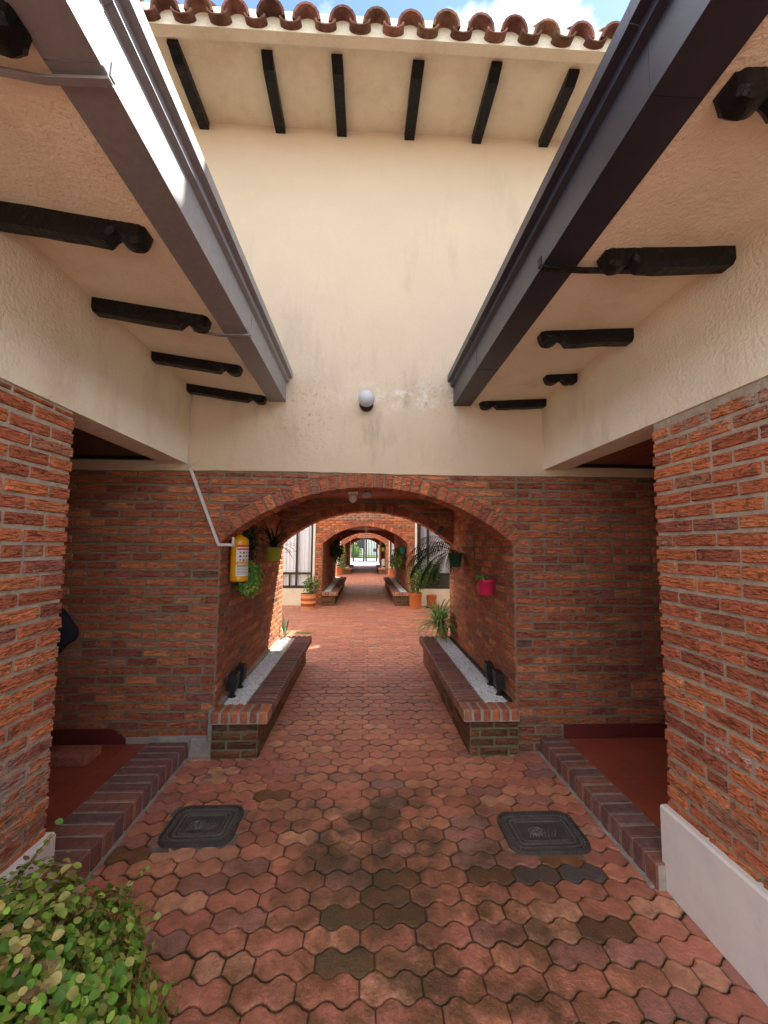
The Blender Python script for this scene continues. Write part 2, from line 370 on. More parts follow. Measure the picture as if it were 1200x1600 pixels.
def _masonry(mb, O, U, N, z0, z1, ivf, res=(6, 4), prot=.008, rough=.0012, dark=None, kcol=1.0, m=BR, warm=0, startoff=0):
    O = Vector(O); U = Vector(U); N = Vector(N); k = 0; z = z0
    while z < z1 - .02:
        zt = min(z + BH, z1); jz = z
        for (a_b, a_t, b_b, b_t) in ivf(jz, zt):
            a = (a_b + a_t) / 2; b = (b_b + b_t) / 2
            if b - a < .03: continue
            x = a; first = True; cuts = [a]
            nx = math.floor((a) / BL) * BL + (BL / 2 if k % 2 else 0) + startoff
            while nx < a + .06: nx += BL
            while nx < b - .06:
                cuts.append(nx + nrand(-.008, .008)); nx += BL
            cuts.append(b)
            for i in range(len(cuts) - 1):
                c0, c1 = cuts[i], cuts[i + 1]
                if rnd.random() < .07 and c1 - c0 > .17:      # a header pair
                    parts = [(c0, (c0 + c1) / 2), ((c0 + c1) / 2, c1)]
                else: parts = [(c0, c1)]
                for (p0, p1) in parts:
                    g = .0055
                    l = p0 + (0 if p0 == a else g); r_ = p1 - (0 if p1 == b else g)
                    lb = a_b if p0 == a else l; lt = a_t if p0 == a else l
                    rb_ = b_b if p1 == b else r_; rt_ = b_t if p1 == b else r_
                    if p0 == a: lb, lt = a_b + .002, a_t + .002
                    if p1 == b: rb_, rt_ = b_b - .002, b_t - .002
                    kc = kcol
                    cc = brickcol(kc, warm)
                    if dark:
                        w = dark((l + r_) / 2, (jz + zt) / 2)
                        cc = tuple(cc[q] * (1 - w) + (.085, .075, .04)[q] * w for q in range(3))
                    dz = nrand(-.0018, .0018)
                    brick_patch(mb, O, U, N, (lb, rb_, lt, rt_, jz + dz, zt + dz), res, prot * nrand(.6, 1.35), rough, cc, m)
        k += 1; z = z0 + CO * k
def full(a, b): return lambda z0, z1: [(a, a, b, b)]

# arch geometry
XL, XRR = -1.137, 1.213
ACX = (XL + XRR) / 2; AHW = (XRR - XL) / 2
class Arch:
    def __init__(s, spring=1.625, crown=2.076, ring=.108):
        s.sp, s.cr, s.ring = spring, crown, ring
        h = crown - spring; s.R = (AHW ** 2 + h * h) / (2 * h); s.cz = crown - s.R; s.Ro = s.R + ring
        s.th = math.asin(AHW / s.R)
    def zi(s, x): return s.cz + math.sqrt(max(0, s.R ** 2 - (x - ACX) ** 2))
    def outer_hw(s, z):
        # half width of the outer ring outline at height z
        zf = s.cz + s.Ro * math.cos(s.th)
        if z < s.sp: return AHW
        if z < zf:   # radial cut end of the ring
            t = (z - s.sp) / (zf - s.sp); return AHW + t * (s.Ro * math.sin(s.th) - AHW)
        if z >= s.cz + s.Ro: return 0
        return math.sqrt(s.Ro ** 2 - (z - s.cz) ** 2)
A1 = Arch()
A2 = Arch(1.66, 2.14)

def arch_slab(mb, A, y0, y1, ztop, x0=XL, x1=XRR, n=36):
    xs = [x0 + (x1 - x0) * i / n for i in range(n + 1)]; vs = []
    for x in xs:
        zi = A.zi(x); vs += [(x, y0, zi), (x, y0, ztop), (x, y1, zi), (x, y1, ztop)]
    fs = []
    for i in range(n):
        a = 4 * i; b = a + 4
        fs += [(a, b, b + 1, a + 1), (a + 2, a + 3, b + 3, b + 2), (a, a + 2, b + 2, b)]
    mb.add(vs, fs, MOF)
def ring(mb, A, yf, yb, dirn, kcol=1.0):
    # voussoirs: yf = face plane, yb = depth of the intrados
    n = int(A.R * 2 * A.th / .072); 
    for i in range(n):
        t0 = -A.th + 2 * A.th * i / n + .0035; t1 = -A.th + 2 * A.th * (i + 1) / n - .0035
        pr = nrand(.008, .016); ri = A.R - nrand(.003, .008); ro = A.Ro + nrand(-.004, .003)
        C = []
        for iz in (0, 1):
            for iy in (0, 1):
                for ix in (0, 1):
                    t = t1 if ix else t0; r = ro if iz else ri; y = (yb if iy else yf - pr) if dirn < 0 else (yf + pr if iy else yb)
                    C.append((ACX + r * math.sin(t), y, A.cz + r * math.cos(t)))
        mb.cbox(C, .006, BR, brickcol(kcol), .0015)

# ------------------------------------------------------------------ barrel tile roof (runs along +s from eave)
def tile_roof(mb, E0, E1, upd, rise, pitch_w=.235, rad=.075, rows=8, tlen=.36, jit=.006):
    # E0->E1 eave line, upd: horizontal unit up-slope, rise: slope
    E0 = Vector(E0); E1 = Vector(E1); al = (E1 - E0); Lw = al.length; al.normalize()
    sl = (Vector(upd) + Vector((0, 0, rise))).normalized(); nr = al.cross(sl)
    if nr.z < 0: nr = -nr
    n = int(Lw / pitch_w)
    for i in range(n + 1):
        for r in range(rows):
            for kind in (0, 1):     # channel, cover
                cx = i * pitch_w + (pitch_w / 2 if kind else 0) + nrand(-jit, jit)
                f = nrand(.6, 1.25); col = (.20 * f, .095 * f * nrand(.9, 1.2), .068 * f)
                s0 = r * tlen * .85 + nrand(-.012, .012); s1 = s0 + tlen
                vs = []; K = 9
                for (s_, rr, lift) in ((s0, rad * (1.08 if kind else .95), .0), (s1, rad * (.9 if kind else 1.05), .0)):
                    for k in range(K):
                        a = math.pi * k / (K - 1)
                        for th in (0, .014):
                            q = rr + (th if kind else -th)
                            u = math.cos(a) * q; h = math.sin(a) * q * (1.0 if kind else -.5)
                            base = .040 + (0.0 if kind else .012) + r * .012 + (.012 if s_ == s0 else 0)
                            vs.append(E0 + al * (cx + u) + sl * s_ + nr * (base + h))
                fs = []
                m = 2 * K
                for k in range(K - 1):
                    a = 2 * k
                    fs += [(a, a + 2, a + 2 + m, a + m), (a + 1, a + 1 + m, a + 3 + m, a + 3), (a, a + 1, a + 3, a + 2)]
                mb.add(vs, fs, TILE, col, False)

# ================================================================== GROUND
def ground():
    mb = MB(); mb.box((-60, -3.2, -.30), (60, 36, -.012), JOI); mb.box((-60, -40, -.30), (60, -3.2, -.004), CONC); o = mb.build('ground'); tag(o, kind='structure')  # pale concrete behind the camera is unseen, added to bounce light forward
PHM = [(-1.10, 2.39, -.70, 2.725), (.79, 2.27, 1.235, 2.605)]
def pavers():
    mb = MB(); L = .230; h = .100; A = .0145
    def w(x, k, ): return A * max(-1, min(1, 1.18 * math.cos(4 * math.pi * x / L + k * math.pi)))
    PP = [((.60, .22, .135), 7), ((.66, .27, .155), 4), ((.55, .20, .13), 5), ((.50, .21, .16), 2.5), ((.42, .21, .17), .6), ((.68, .32, .19), 1.5), ((.33, .20, .14), .25)]
    y = -3.0; k = 0
    while y < 36:
        if y < -1.3: xa, xb = -3.5, 3.5
        elif y < 3.2: xa, xb = -1.5, 1.55
        elif y < 5.9: xa, xb = -1.2, 1.3
        elif y < 11.4: xa, xb = -6.0, 3.0
        elif y < 17.6: xa, xb = -1.2, 1.3
        elif y < 23.9: xa, xb = -6.0, 3.0
        else: xa, xb = -1.2, 1.3
        near = y < 4.5; ns = 12 if near else (8 if y < 12 else 4)
        off = (0, .25)[k % 2] * L
        x = math.floor(xa / L) * L + off
        while x < xb:
            cx, cy = x + L / 2, y + h / 2
            cut = False
            for (mx0, my0, mx1, my1) in PHM:
                if mx0 + .09 < cx < mx1 - .09 and my0 + .035 < cy < my1 - .035: cut = True
            if not cut:
                g = .0022 + nrand(0, .0022); c = rnd.choices([p for p, _ in PP], [q for _, q in PP])[0]
                f = nrand(.85, 1.12); c = tuple(q * f for q in c)
                # mossy pavers in the middle of the near court
                mo = noise.noise(Vector((cx * 1.4, cy * 1.4, 3.3))) + .5 * math.exp(-((cx - .25) ** 2 / .35 + (cy - 1.95) ** 2 / .35)) - .20
                if mo > 0 and rnd.random() < min(.12, mo * .5) and cy < 3.4: c = rnd.choice([(.22, .105, .045), (.18, .09, .045), (.27, .12, .05), (.13, .09, .05)])
                if abs(cx - .98) < .12 and abs(cy - 2.16) < .07: c = (.10, .095, .10)
                if y > 4: c = tuple(a * .75 + b * .25 for a, b in zip(c, (.44, .16, .10)))
                split = rnd.random() < .08
                rngs = [(0, 1)] if not split else [(0, .5), (.5, 1)]
                for (s0, s1) in rngs:
                    xs = [x + L * (s0 + (s1 - s0) * i / ns) for i in range(ns + 1)]
                    xs[0] += g * .45; xs[-1] -= g * .45
                    # keep the ends rounded
                    lo = [(q, y + w(q, k) + g + nrand(-.0012, .0012)) for q in xs]; hi = [(q, y + h + w(q, k + 1) - g + nrand(-.0012, .0012)) for q in xs]
                    lo[0] = (lo[0][0], lo[0][1] + .004); lo[-1] = (lo[-1][0], lo[-1][1] + .004)
                    hi[0] = (hi[0][0], hi[0][1] - .004); hi[-1] = (hi[-1][0], hi[-1][1] - .004)
                    ring_ = lo + hi[::-1]; n = len(ring_)
                    ccx = sum(p[0] for p in ring_) / n; ccy = sum(p[1] for p in ring_) / n
                    dz = nrand(-.0022, .0022); tx, ty = nrand(-.012, .012), nrand(-.012, .012)
                    def Z(px_, py_, b): return b + dz + tx * (px_ - ccx) + ty * (py_ - ccy)
                    vs = [(px_, py_, -.016) for px_, py_ in ring_]
                    vs += [(px_ + (ccx - px_) * .004, py_ + (ccy - py_) * .004, Z(px_, py_, -.0035)) for px_, py_ in ring_]
                    def ins(px_, py_, d):
                        v = Vector((ccx - px_, (ccy - py_) * 1.6, 0)).normalized() * d; return (px_ + v.x, py_ + v.y)
                    vs += [(*ins(px_, py_, .004), Z(px_, py_, 0)) for px_, py_ in ring_]
                    vs += [(*ins(px_, py_, .013), Z(px_, py_, .0012)) for px_, py_ in ring_]
                    fs = []
                    for i in range(n):
                        j = (i + 1) % n; fs += [(i, j, j + n, i + n), (i + n, j + n, j + 2 * n, i + 2 * n), (i + 2 * n, j + 2 * n, j + 3 * n, i + 3 * n)]
                    m = len(xs)
                    for i in range(m - 1):
                        fs.append((3 * n + i, 3 * n + i + 1, 3 * n + n - 2 - i, 3 * n + n - 1 - i))
                    k0 = len(mb.c); mb.add(vs, fs, PAV, c, False)
                    dirt = (.10, .075, .035)
                    for q_ in range(len(vs)):
                        vx, vy, _ = vs[q_]
                        wq = (.8, .65, .32, 0)[q_ // n] * max(0, min(1.3, .75 + 1.6 * noise.noise(Vector((vx * 7, vy * 7, 1))))) * (1 if y < 5 else .5)
                        g2 = 1 + .16 * noise.noise(Vector((vx * 13, vy * 13, 9)))
                        mb.c[k0 + q_] = tuple((c[z_] * (1 - min(1, wq)) + dirt[z_] * min(1, wq)) * g2 for z_ in range(3)) + (1,)
            x += L
        y += h; k += 1
    o = mb.build('pavement'); tag(o, kind='structure')
ground(); pavers()

# ================================================================== ARCADE BLOCKS
YF1, YB1 = 3.36, 5.93
YF2, YB2 = 11.41, 17.3
YF3, YB3 = 23.86, 34.5
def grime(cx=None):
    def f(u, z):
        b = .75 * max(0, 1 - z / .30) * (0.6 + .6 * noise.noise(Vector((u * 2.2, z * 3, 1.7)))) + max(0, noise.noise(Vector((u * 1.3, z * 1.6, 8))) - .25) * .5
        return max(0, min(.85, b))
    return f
def iv_arch(A, xa, xb):
    def f(z0, z1):
        h0, h1 = A.outer_hw(z0), A.outer_hw(z1)
        if h0 <= 0.02 or h1 <= 0.02:
            if h0 <= .02: return [(xa, xa, xb, xb)]
            h1 = max(h1, 0)
        out = [(xa, xa, ACX - h0 - .006, ACX - h1 - .006), (ACX + h0 + .006, ACX + h1 + .006, xb, xb)]
        return out
    return f

def wood_ceiling(mb, x0, x1, y0, y1, z, along='x', w=.095, kk=1):
    if along == 'x':
        y = y0
        while y < y1:
            f = nrand(.7, 1.2); mb.rb((x0, y + .002, z), (x1, min(y + w, y1) - .002, z + .02), .004, WOOD, (.24 * f, .065 * f, .025 * f)); y += w
    else:
        x = x0
        while x < x1:
            f = nrand(.7, 1.2) * kk; mb.rb((x + .002, y0, z), (min(x + w, x1) - .002, y1, z + .02), .004, WOOD, (.26 * f, .08 * f, .03 * f)); x += w
    mb.box((x0, y0, z + .018), (x1, y1, z + .05), DARK)

def arcade(name, label, y0, y1, near, xa, xb, ztopbrick, A, ztop):
    T = thing(name, label, 'building', (ACX, y0, 0))
    # brick wall (front)
    mb = MB()
    rs = (8, 5) if near else (4, 4)
    masonry(mb, (0, y0, 0), (1, 0, 0), (0, -1, 0), .004, ztopbrick, iv_arch(A, xa, xb), rs, .009, .0022 if near else .001, grime() if near else None, warm=0 if near else .04, kcol=1 if near else 1.15)
    arch_slab(mb, A, y0, y0 + .24, 2.30)
    for (a, b) in ((xa, XL), (XRR, xb)):
        mb.box((a, y0, -.005), (b, y0 + .24, 2.30), MOF)
    if ztopbrick > 2.31: mb.box((xa, y0, 2.30), (xb, y0 + .24, ztopbrick + .01), MO)
    mb.build('brick_wall', T)
    # back wall
    mb = MB()
    arch_slab(mb, A, y1 - .24, y1, 2.30)
    masonry(mb, (0, y1, 0), (1, 0, 0), (0, 1, 0), .004, 2.28, iv_arch(A, XL - .4, XRR + .4), (4, 4), .009, .001)
    for (a, b) in ((-3.4, XL), (XRR, 3.4)):
        mb.box((a, y1 - .24, -.005), (b, y1 - .001, 2.30), MO)
    # inner side of the back arch wall, seen from the passage
    masonry(mb, (0, y1 - .24, 0), (1, 0, 0), (0, -1, 0), 1.6, 2.22, iv_arch(A, XL, XRR), (4, 4), .006, .001)
    mb.build('back_wall', T)
    # passage walls
    for (x, n) in ((XL, 1), (XRR, -1)):
        mb = MB()
        masonry(mb, (x, 0, 0), (0, 1, 0), (n, 0, 0), .004, 2.235, full(y0 + .004, y1 - .004), (6, 5) if near else (4, 4), .007, .0016 if near else .0008, grime() if near else None, kcol=1.0)
        mb.box((min(x, x - n * .3), y0 + .24, -.005), (max(x, x - n * .3), y1 - .24, 2.30), MOF)
        mb.build('passage_wall', T)
    mb = MB(); ring(mb, A, y0, y0 + .235, -1, 1.0 if near else 1.15); mb.build('arch_ring', T)
    mb = MB(); ring(mb, A, y1 - .24, y1 + .012, -1, .9); mb.build('arch_ring', T)
    mb = MB(); wood_ceiling(mb, XL, XRR, y0 + .245, y1 - .245, 2.235, 'x'); mb.build('passage_ceiling', T)
    # upper storey
    mb = MB()
    mb.box((-3.6, y0 + .01, 2.30), (3.6, y1 - .01, ztop), PLW if near else PL)
    if not near: mb.box((-6.3, y0 + .012, -.01), (-3.051, y1 - .012, 3.4), PL)
    else: mb.box((-6.3, YF1 + .3, -.01), (-3.601, y1 - .012, 3.4), PL)
    mb.build('upper_wall', T)
    return T

B1 = arcade('arcade_building', 'tall cream building with the nearest brick arch and black rafters under its clay tiled eave', YF1, YB1, True, -3.05, 3.05, 2.175, A1, 5.19)
mb = MB()     # cream render above the brick, standing a little proud
NX = 60
vs = []; fs = []
for i in range(NX + 1):
    x = -3.55 + 7.1 * i / NX
    zb = 2.183 - .006 * math.sin(x * 2.1) + .006 * noise.noise(Vector((x * 7, 0, 0)))
    for (y, z) in ((YF1 + .02, zb), (YF1 - .012, zb + .004), (YF1 - .012, 5.19)): vs.append((x, y, z))
for i in range(NX):
    a = 3 * i; b = a + 3; fs += [(a, b, b + 1, a + 1), (a + 1, b + 1, b + 2, a + 2)]
mb.add(vs, fs, PLW); mb.build('plaster_wall', B1)
# eave: soffit, rafters, tiles
mb = MB()
mb.box((-3.6, 2.69, 5.19), (3.6, YB1 + .5, 5.235), PL)
mb.prism([(2.69, 5.115), (2.69, 5.25), (2.60, 5.25), (2.60, 5.095)], 'x', -3.6, 3.6, PL)
mb.build('soffit', B1)
for x in (-1.986, -1.406, -.764, -.239, .346, .936, 1.533, 2.12):
    mb = MB(); w_ = .04 + nrand(-.004, .004); tp = nrand(-.02, .02)
    xo = nrand(-.012, .012)
    ys = [YF1 - .013, 3.15, 2.98, 2.87, 2.82, 2.775 + tp]; zb_ = [5.125, 5.122, 5.128, 5.13, 5.15, 5.165]
    for i in range(5):
        q = xo * (i / 5); q2 = xo * ((i + 1) / 5); j1, j2 = nrand(-.003, .003), nrand(-.003, .003)
        C = []
        for iz in (0, 1):
            for iy in (0, 1):
                for ix in (0, 1):
                    yy = ys[i + iy] ; C.append((x + (w_ if ix else -w_) + (q2 if iy else q), yy, 5.195 if iz else zb_[i + iy]))
        mb.cbox(C, .0008, BW)
    mb.build('rafter', B1)
mb = MB(); tile_roof(mb, (-3.6, 2.545, 5.065), (3.7, 2.545, 5.065), (0, 1, 0), .30, rows=1, tlen=.15); tile_roof(mb, (-3.6, 2.66, 5.17), (3.7, 2.66, 5.17), (0, 1, 0), .36, rows=7); mb.build('roof', B1)
mb = MB(); tile_roof(mb, (-3.6, YB1 + .75, 5.12), (3.7, YB1 + .75, 5.12), (0, -1, 0), .36, rows=7); 
mb.box((-3.6, 2.66, 5.236), (3.6, YB1 + .6, 5.25), PL)
mb.prism([(2.70, 5.25), (YB1 + .55, 5.25), ((2.7 + YB1 + .55) / 2, 5.25 + .36 * (YB1 - 2.2) / 2 - .03)], 'x', -3.55, 3.55, PL)
mb.build('roof', B1)

# side court infill: grey mortar beside the near court wall foot
# ================================================================== SIDE HOUSES
def side_house(sx, name, label, xw, zs, yp, plinth_z, gmat, rafters, ks, kin, ptop):
    T = thing(name, label, 'house', (xw, 1.5, 0))
    s = sx; YA = -.9
    def X(d): return xw + s * d          # d metres away from the court, behind the wall plane
    def bx(mb, d0, d1, y0, y1, z0, z1, m): mb.box((min(X(d0), X(d1)), y0, z0), (max(X(d0), X(d1)), y1, z1), m)
    # brick pillar wall
    mb = MB()
    N = Vector((-s, 0, 0))
    masonry(mb, (X(.010), 0, 0), (0, 1, 0), N, plinth_z - .03, ptop, full(.35, yp), (26, 15), .010, .0036, None, warm=.02, kcol=1.05)
    masonry(mb, (X(.010), 0, 0), (0, 1, 0), N, plinth_z - .03, ptop, full(YA, .35), (4, 4), .010, .003, None)
    masonry(mb, (0, yp - .010, 0), (s, 0, 0), (0, 1, 0), plinth_z - .03, ptop, full(s * X(.004) , s * X(.35)), (6, 5), .008, .003, None)
    bx(mb, .010, .36, YA, yp - .010, -.01, ptop + .02, MO)
    mb.build('brick_wall', T)
    # plinth
    mb = MB()
    a, b = X(-.035), X(.05)
    mb.rb((min(a, b), YA, -.012), (max(a, b), yp + .012, plinth_z), .009, WP)
    mb.build('plinth', T)
    # beam over the porch
    mb = MB()
    bx(mb, 0, .19, YA, YF1 - .013, 2.238, zs + .03, PL)
    mb.build('beam', T)
    # upper house wall, closing things above
    mb = MB()
    bx(mb, .19, 1.75, YA, YF1 - .013, 2.34, 3.1, PL)
    bx(mb, 1.60, 1.80, YA, YF1 - .013, -.01, 2.34, PL)
    bx(mb, .36, 1.6, .55, .75, -.01, 2.34, PL)
    mb.build('house_wall', T)
    # soffit
    gx_in = .79 if s < 0 else .865
    gi = -gx_in if s < 0 else gx_in
    mb = MB()
    mb.prism([(xw, zs), (gi - s * .02, 2.772), (gi - s * .02, 2.80), (xw, zs + .05)][::1], 'y', YA, YF1 - .013, PL)
    # prism with axis y uses (x, z)
    mb.build('soffit', T)
    # porch ceiling + trim
    mb = MB()
    x0, x1 = sorted((X(.19), X(1.6))); wood_ceiling(mb, x0, x1, .75, YF1 - .05, 2.285, 'y', .095, .25 if s < 0 else .8); mb.build('porch_ceiling', T)
    mb = MB(); mb.box((x0, YF1 - .05, 2.262), (x1, YF1 - .013, 2.30), BLK); mb.build('cornice', T)
    # porch floor, skirting
    mb = MB(); x0, x1 = sorted((X(kin), X(1.6))); mb.box((x0, .75, -.01), (x1, YF1 - .002, .101), MOD)
    ty_ = .75
    while ty_ < YF1 - .01:
        tx_ = x0
        while tx_ < x1 - .01:
            mb.rb((tx_ + .0008, ty_ + .0008, .09), (min(tx_ + .25, x1) - .0008, min(ty_ + .25, YF1 - .003) - .0008, .104 + nrand(-.0006, .0006)), .0015, REDF); tx_ += .25
        ty_ += .25
    mb.build('porch_floor', T)
    mb = MB()
    if s > 0: mb.rb((1.588, YF1 - .022, .104), (3.05, YF1 + .001, .205), .003, REDS)
    else:
        prof = [(-3.0, .104), (-1.78, .104), (-1.78, .135), (-1.80, .160), (-1.84, .180), (-1.87, .20), (-1.90, .215), (-3.0, .215)]
        mb.prism(prof, 'y', YF1 - .022, YF1 + .001, REDS)
        mb.rb((-1.78, YF1 - .012, .03), (-1.14, YF1 + .001, .155), .004, CONC, jit=.004)
    mb.build('skirting', T)
    # kerb of bricks on edge
    mb = MB(); y = yp - .02
    ko = X(ks)
    while y < YF1 - .02:
        y1_ = min(y + .089, YF1 - .012); f_ = nrand(.82, 1.12); c = rnd.choice([(.25, .115, .09), (.22, .11, .095), (.28, .12, .085), (.21, .12, .105)]); c = tuple(q * f_ for q in c)
        x0, x1 = sorted((ko, X(kin) - s * .002)); dz = nrand(-.002, .002)
        mb.rb((x0 + nrand(-.002, .002), y + .0035, -.01), (x1, y1_ - .0035, .115 + dz), .006, BRS, c, .0012); y += .0955
    x0, x1 = sorted((ko + s * .008, X(kin) + s * 0.0)); mb.box((x0, yp - .02, -.01), (x1, YF1 - .006, .109), MO)
    x0, x1 = sorted((ko - s * .018, ko + s * .01)); mb.rb((x0, yp, -.012), (x1, YF1 - .004, .006), .003, CONC, jit=.003)
    mb.build('kerb', T)
    # rafters
    for (y, x_in, x_tip, big) in rafters:
        mb = MB(); w_ = .042; ztop_at = lambda x: zs + (2.772 - zs) * (x - xw) / (gi - xw) + .012
        L = abs(x_tip - x_in); dr = .082 if big else .070
        # profile along the rafter: (t, drop)
        prof = [((L - .15) * k / 5, dr * nrand(.94, 1.03)) for k in range(6)]
        for k in range(1, 17):
            q = k / 16
            d = 1 - .48 * math.sin(q / .28 * math.pi / 2) if q < .28 else .52 + .42 * max(0, math.sin(math.pi * (q - .28) / .72)) ** .55
            prof.append((L - .15 + .15 * q, dr * d * (1 if k < 16 else .5)))
        n = len(prof); vs = []; fs = []
        for (t, d) in prof:
            x = x_in - s * t; zt = ztop_at(x); jt = nrand(-.002, .002)
            ww = w_ - (.008 if t > L - .012 else 0)
            vs += [(x, y - ww + jt, zt), (x, y - ww + jt, zt - d + .014), (x, y - ww + .014 + jt, zt - d - .002), (x, y + ww - .014 + jt, zt - d - .002), (x, y + ww + jt, zt - d + .014), (x, y + ww + jt, zt)]
        for i in range(n - 1):
            for k in range(5):
                a = 6 * i + k; fs.append((a, a + 1, a + 7, a + 6) if s > 0 else (a, a + 6, a + 7, a + 1))
        fs += [tuple(range(6)), tuple(range(6 * (n - 1), 6 * n))]
        mb.add(vs, fs, BW); mb.build('rafter', T)
    # gutter
    mb = MB(); go = .656 if s < 0 else .722
    P_ = [(gx_in, 2.764), (go, 2.764), (go, 2.918), (go - .022, 2.930), (go - .022, 2.962), (go - .048, 2.968), (go - .048, 3.02)]
    q = P_ + [(go - .044, 3.02), (go - .044, 2.972), (go - .018, 2.966), (go - .018, 2.934), (go + .004, 2.922), (go + .004, 2.768), (gx_in - .004, 2.768), (gx_in - .004, 2.99), (gx_in, 2.99)]
    vs = []; n = len(q)
    segs = [YA, .95, 2.62 if s > 0 else 2.3, YF1 - .014]
    for gi_ in range(len(segs) - 1):
        ya, yb = segs[gi_] + (.003 if gi_ else 0), segs[gi_ + 1]; dd = .0 if gi_ % 2 else .0015
        pts = [(-s * -1 * (x + (dd if x <= go else 0)) , z - dd) for (x, z) in q]
        mb.prism([(s * x if s > 0 else x, z) for x, z in pts] if False else [(s * (x - dd), z - dd) for x, z in q], 'y', ya, yb, gmat)
    # closed end
    mb.prism([(s * x, z) for x, z in ((gx_in, 2.766), (go, 2.766), (go, 2.92), (gx_in, 2.92))], 'y', YF1 - .02, YF1 - .0155, gmat)
    gut = mb.build('gutter', T)
    for y in (.98, 2.24) if s < 0 else (.2, 1.60):
        b2 = MB(); m2 = BW if s > 0 else GUL
        x_far = .95 if s < 0 else 1.36
        pts = [(s * (go - .012), y, 2.79), (s * (go - .010), y, 2.752), (s * (gx_in + .02), y, 2.748), (s * x_far, y, 2.762 if s > 0 else 2.77)]
        for i in range(3):
            p, r_ = Vector(pts[i]), Vector(pts[i + 1]); w2 = .011 if s < 0 else .016
            C = []
            for iz in (0, 1):
                for iy in (0, 1):
                    for ix in (0, 1):
                        base = r_ if ix else p; C.append((base.x, base.y + (w2 if iy else -w2), base.z + (0 if iz else -.008)) if i else (base.x + (0 if iz else -s * .006), base.y + (w2 if iy else -w2), base.z))
            b2.cbox(C, .001, m2)
        b2.build('bracket', gut)
    # roof
    mb = MB()
    up_ = (s, 0, 0)
    tile_roof(mb, (s * (go + .05), YA, 2.95), (s * (go + .05), YF1 - .2, 2.95), up_, .36, rows=9)
    mb.prism([(s * (go + .12), 2.93), (X(1.75), 2.93), (X(1.75), 2.93 + .36 * (abs(X(1.75)) - go - .12))], 'y', YA, YF1 - .014, PL)
    mb.build('roof', T)
    return T
H1 = side_house(-1, 'house', 'low cream house on the left with a metal gutter coloured as lit and a dark open porch', -1.414, 2.862, 2.06, .30, GUL,
           [(.88, -1.414, -.78, 1), (1.54, -1.414, -.835, 1), (2.15, -1.414, -.83, 1), (2.75, -1.414, -.835, 0), (3.295, -1.414, -.80, 0)], -.10, .19, 2.232)
H2 = side_house(1, 'house', 'low cream house on the right with a metal gutter coloured as shaded and red floored porch', 1.470, 2.812, 2.05, .372, GUR,
           [(.93, 1.470, .90, 1), (1.555, 1.470, .94, 1), (2.19, 1.470, .955, 1), (2.80, 1.470, 1.25, 0), (3.30, 1.470, .93, 0)], -.08, .118, 2.232)

# ================================================================== BENCHES
def pebbles(x0, x1, y0, y1, z, n, r, label):
    mb = MB(); ico = []
    ph = (1 + 5 ** .5) / 2
    for a, b in ((-1, ph), (1, ph), (-1, -ph), (1, -ph)): ico.append((a, b, 0))
    for a, b in ((-1, ph), (1, ph), (-1, -ph), (1, -ph)): ico.append((0, a, b))
    for a, b in ((-1, ph), (1, ph), (-1, -ph), (1, -ph)): ico.append((b, 0, a))
    F = [(0, 11, 5), (0, 5, 1), (0, 1, 7), (0, 7, 10), (0, 10, 11), (1, 5, 9), (5, 11, 4), (11, 10, 2), (10, 7, 6), (7, 1, 8), (3, 9, 4), (3, 4, 2), (3, 2, 6), (3, 6, 8), (3, 8, 9), (4, 9, 5), (2, 4, 11), (6, 2, 10), (8, 6, 7), (9, 8, 1)]
    mb.box((x0, y0, z - .04), (x1, y1, z - .004), PEB, (.45, .44, .42))
    for _ in range(n):
        cx, cy = nrand(x0 + r, x1 - r), nrand(y0 + r, y1 - r); rr = r * nrand(.6, 1.15); g = nrand(.66, .9)
        if rnd.random() < .08: g *= .55
        rot = Matrix.Rotation(nrand(0, 6.28), 3, Vector((nrand(-1, 1), nrand(-1, 1), nrand(-1, 1))).normalized())
        sc = (rr * .55, rr * .7, rr * .4)
        vs = []
        for p in ico:
            q = rot @ Vector((p[0] * sc[0] * nrand(.85, 1.1), p[1] * sc[1] * .8, p[2] * sc[2]))
            vs.append((cx + q.x, cy + q.y, z + nrand(0, .0) + q.z + rr * .25 * math.sin(cx * 900 + cy * 700)))
        mb.add(vs, F, PEB, (g, g * .98, g * .95))
    o = mb.build('gravel'); tag(o, label, 'gravel', kind='stuff'); return o

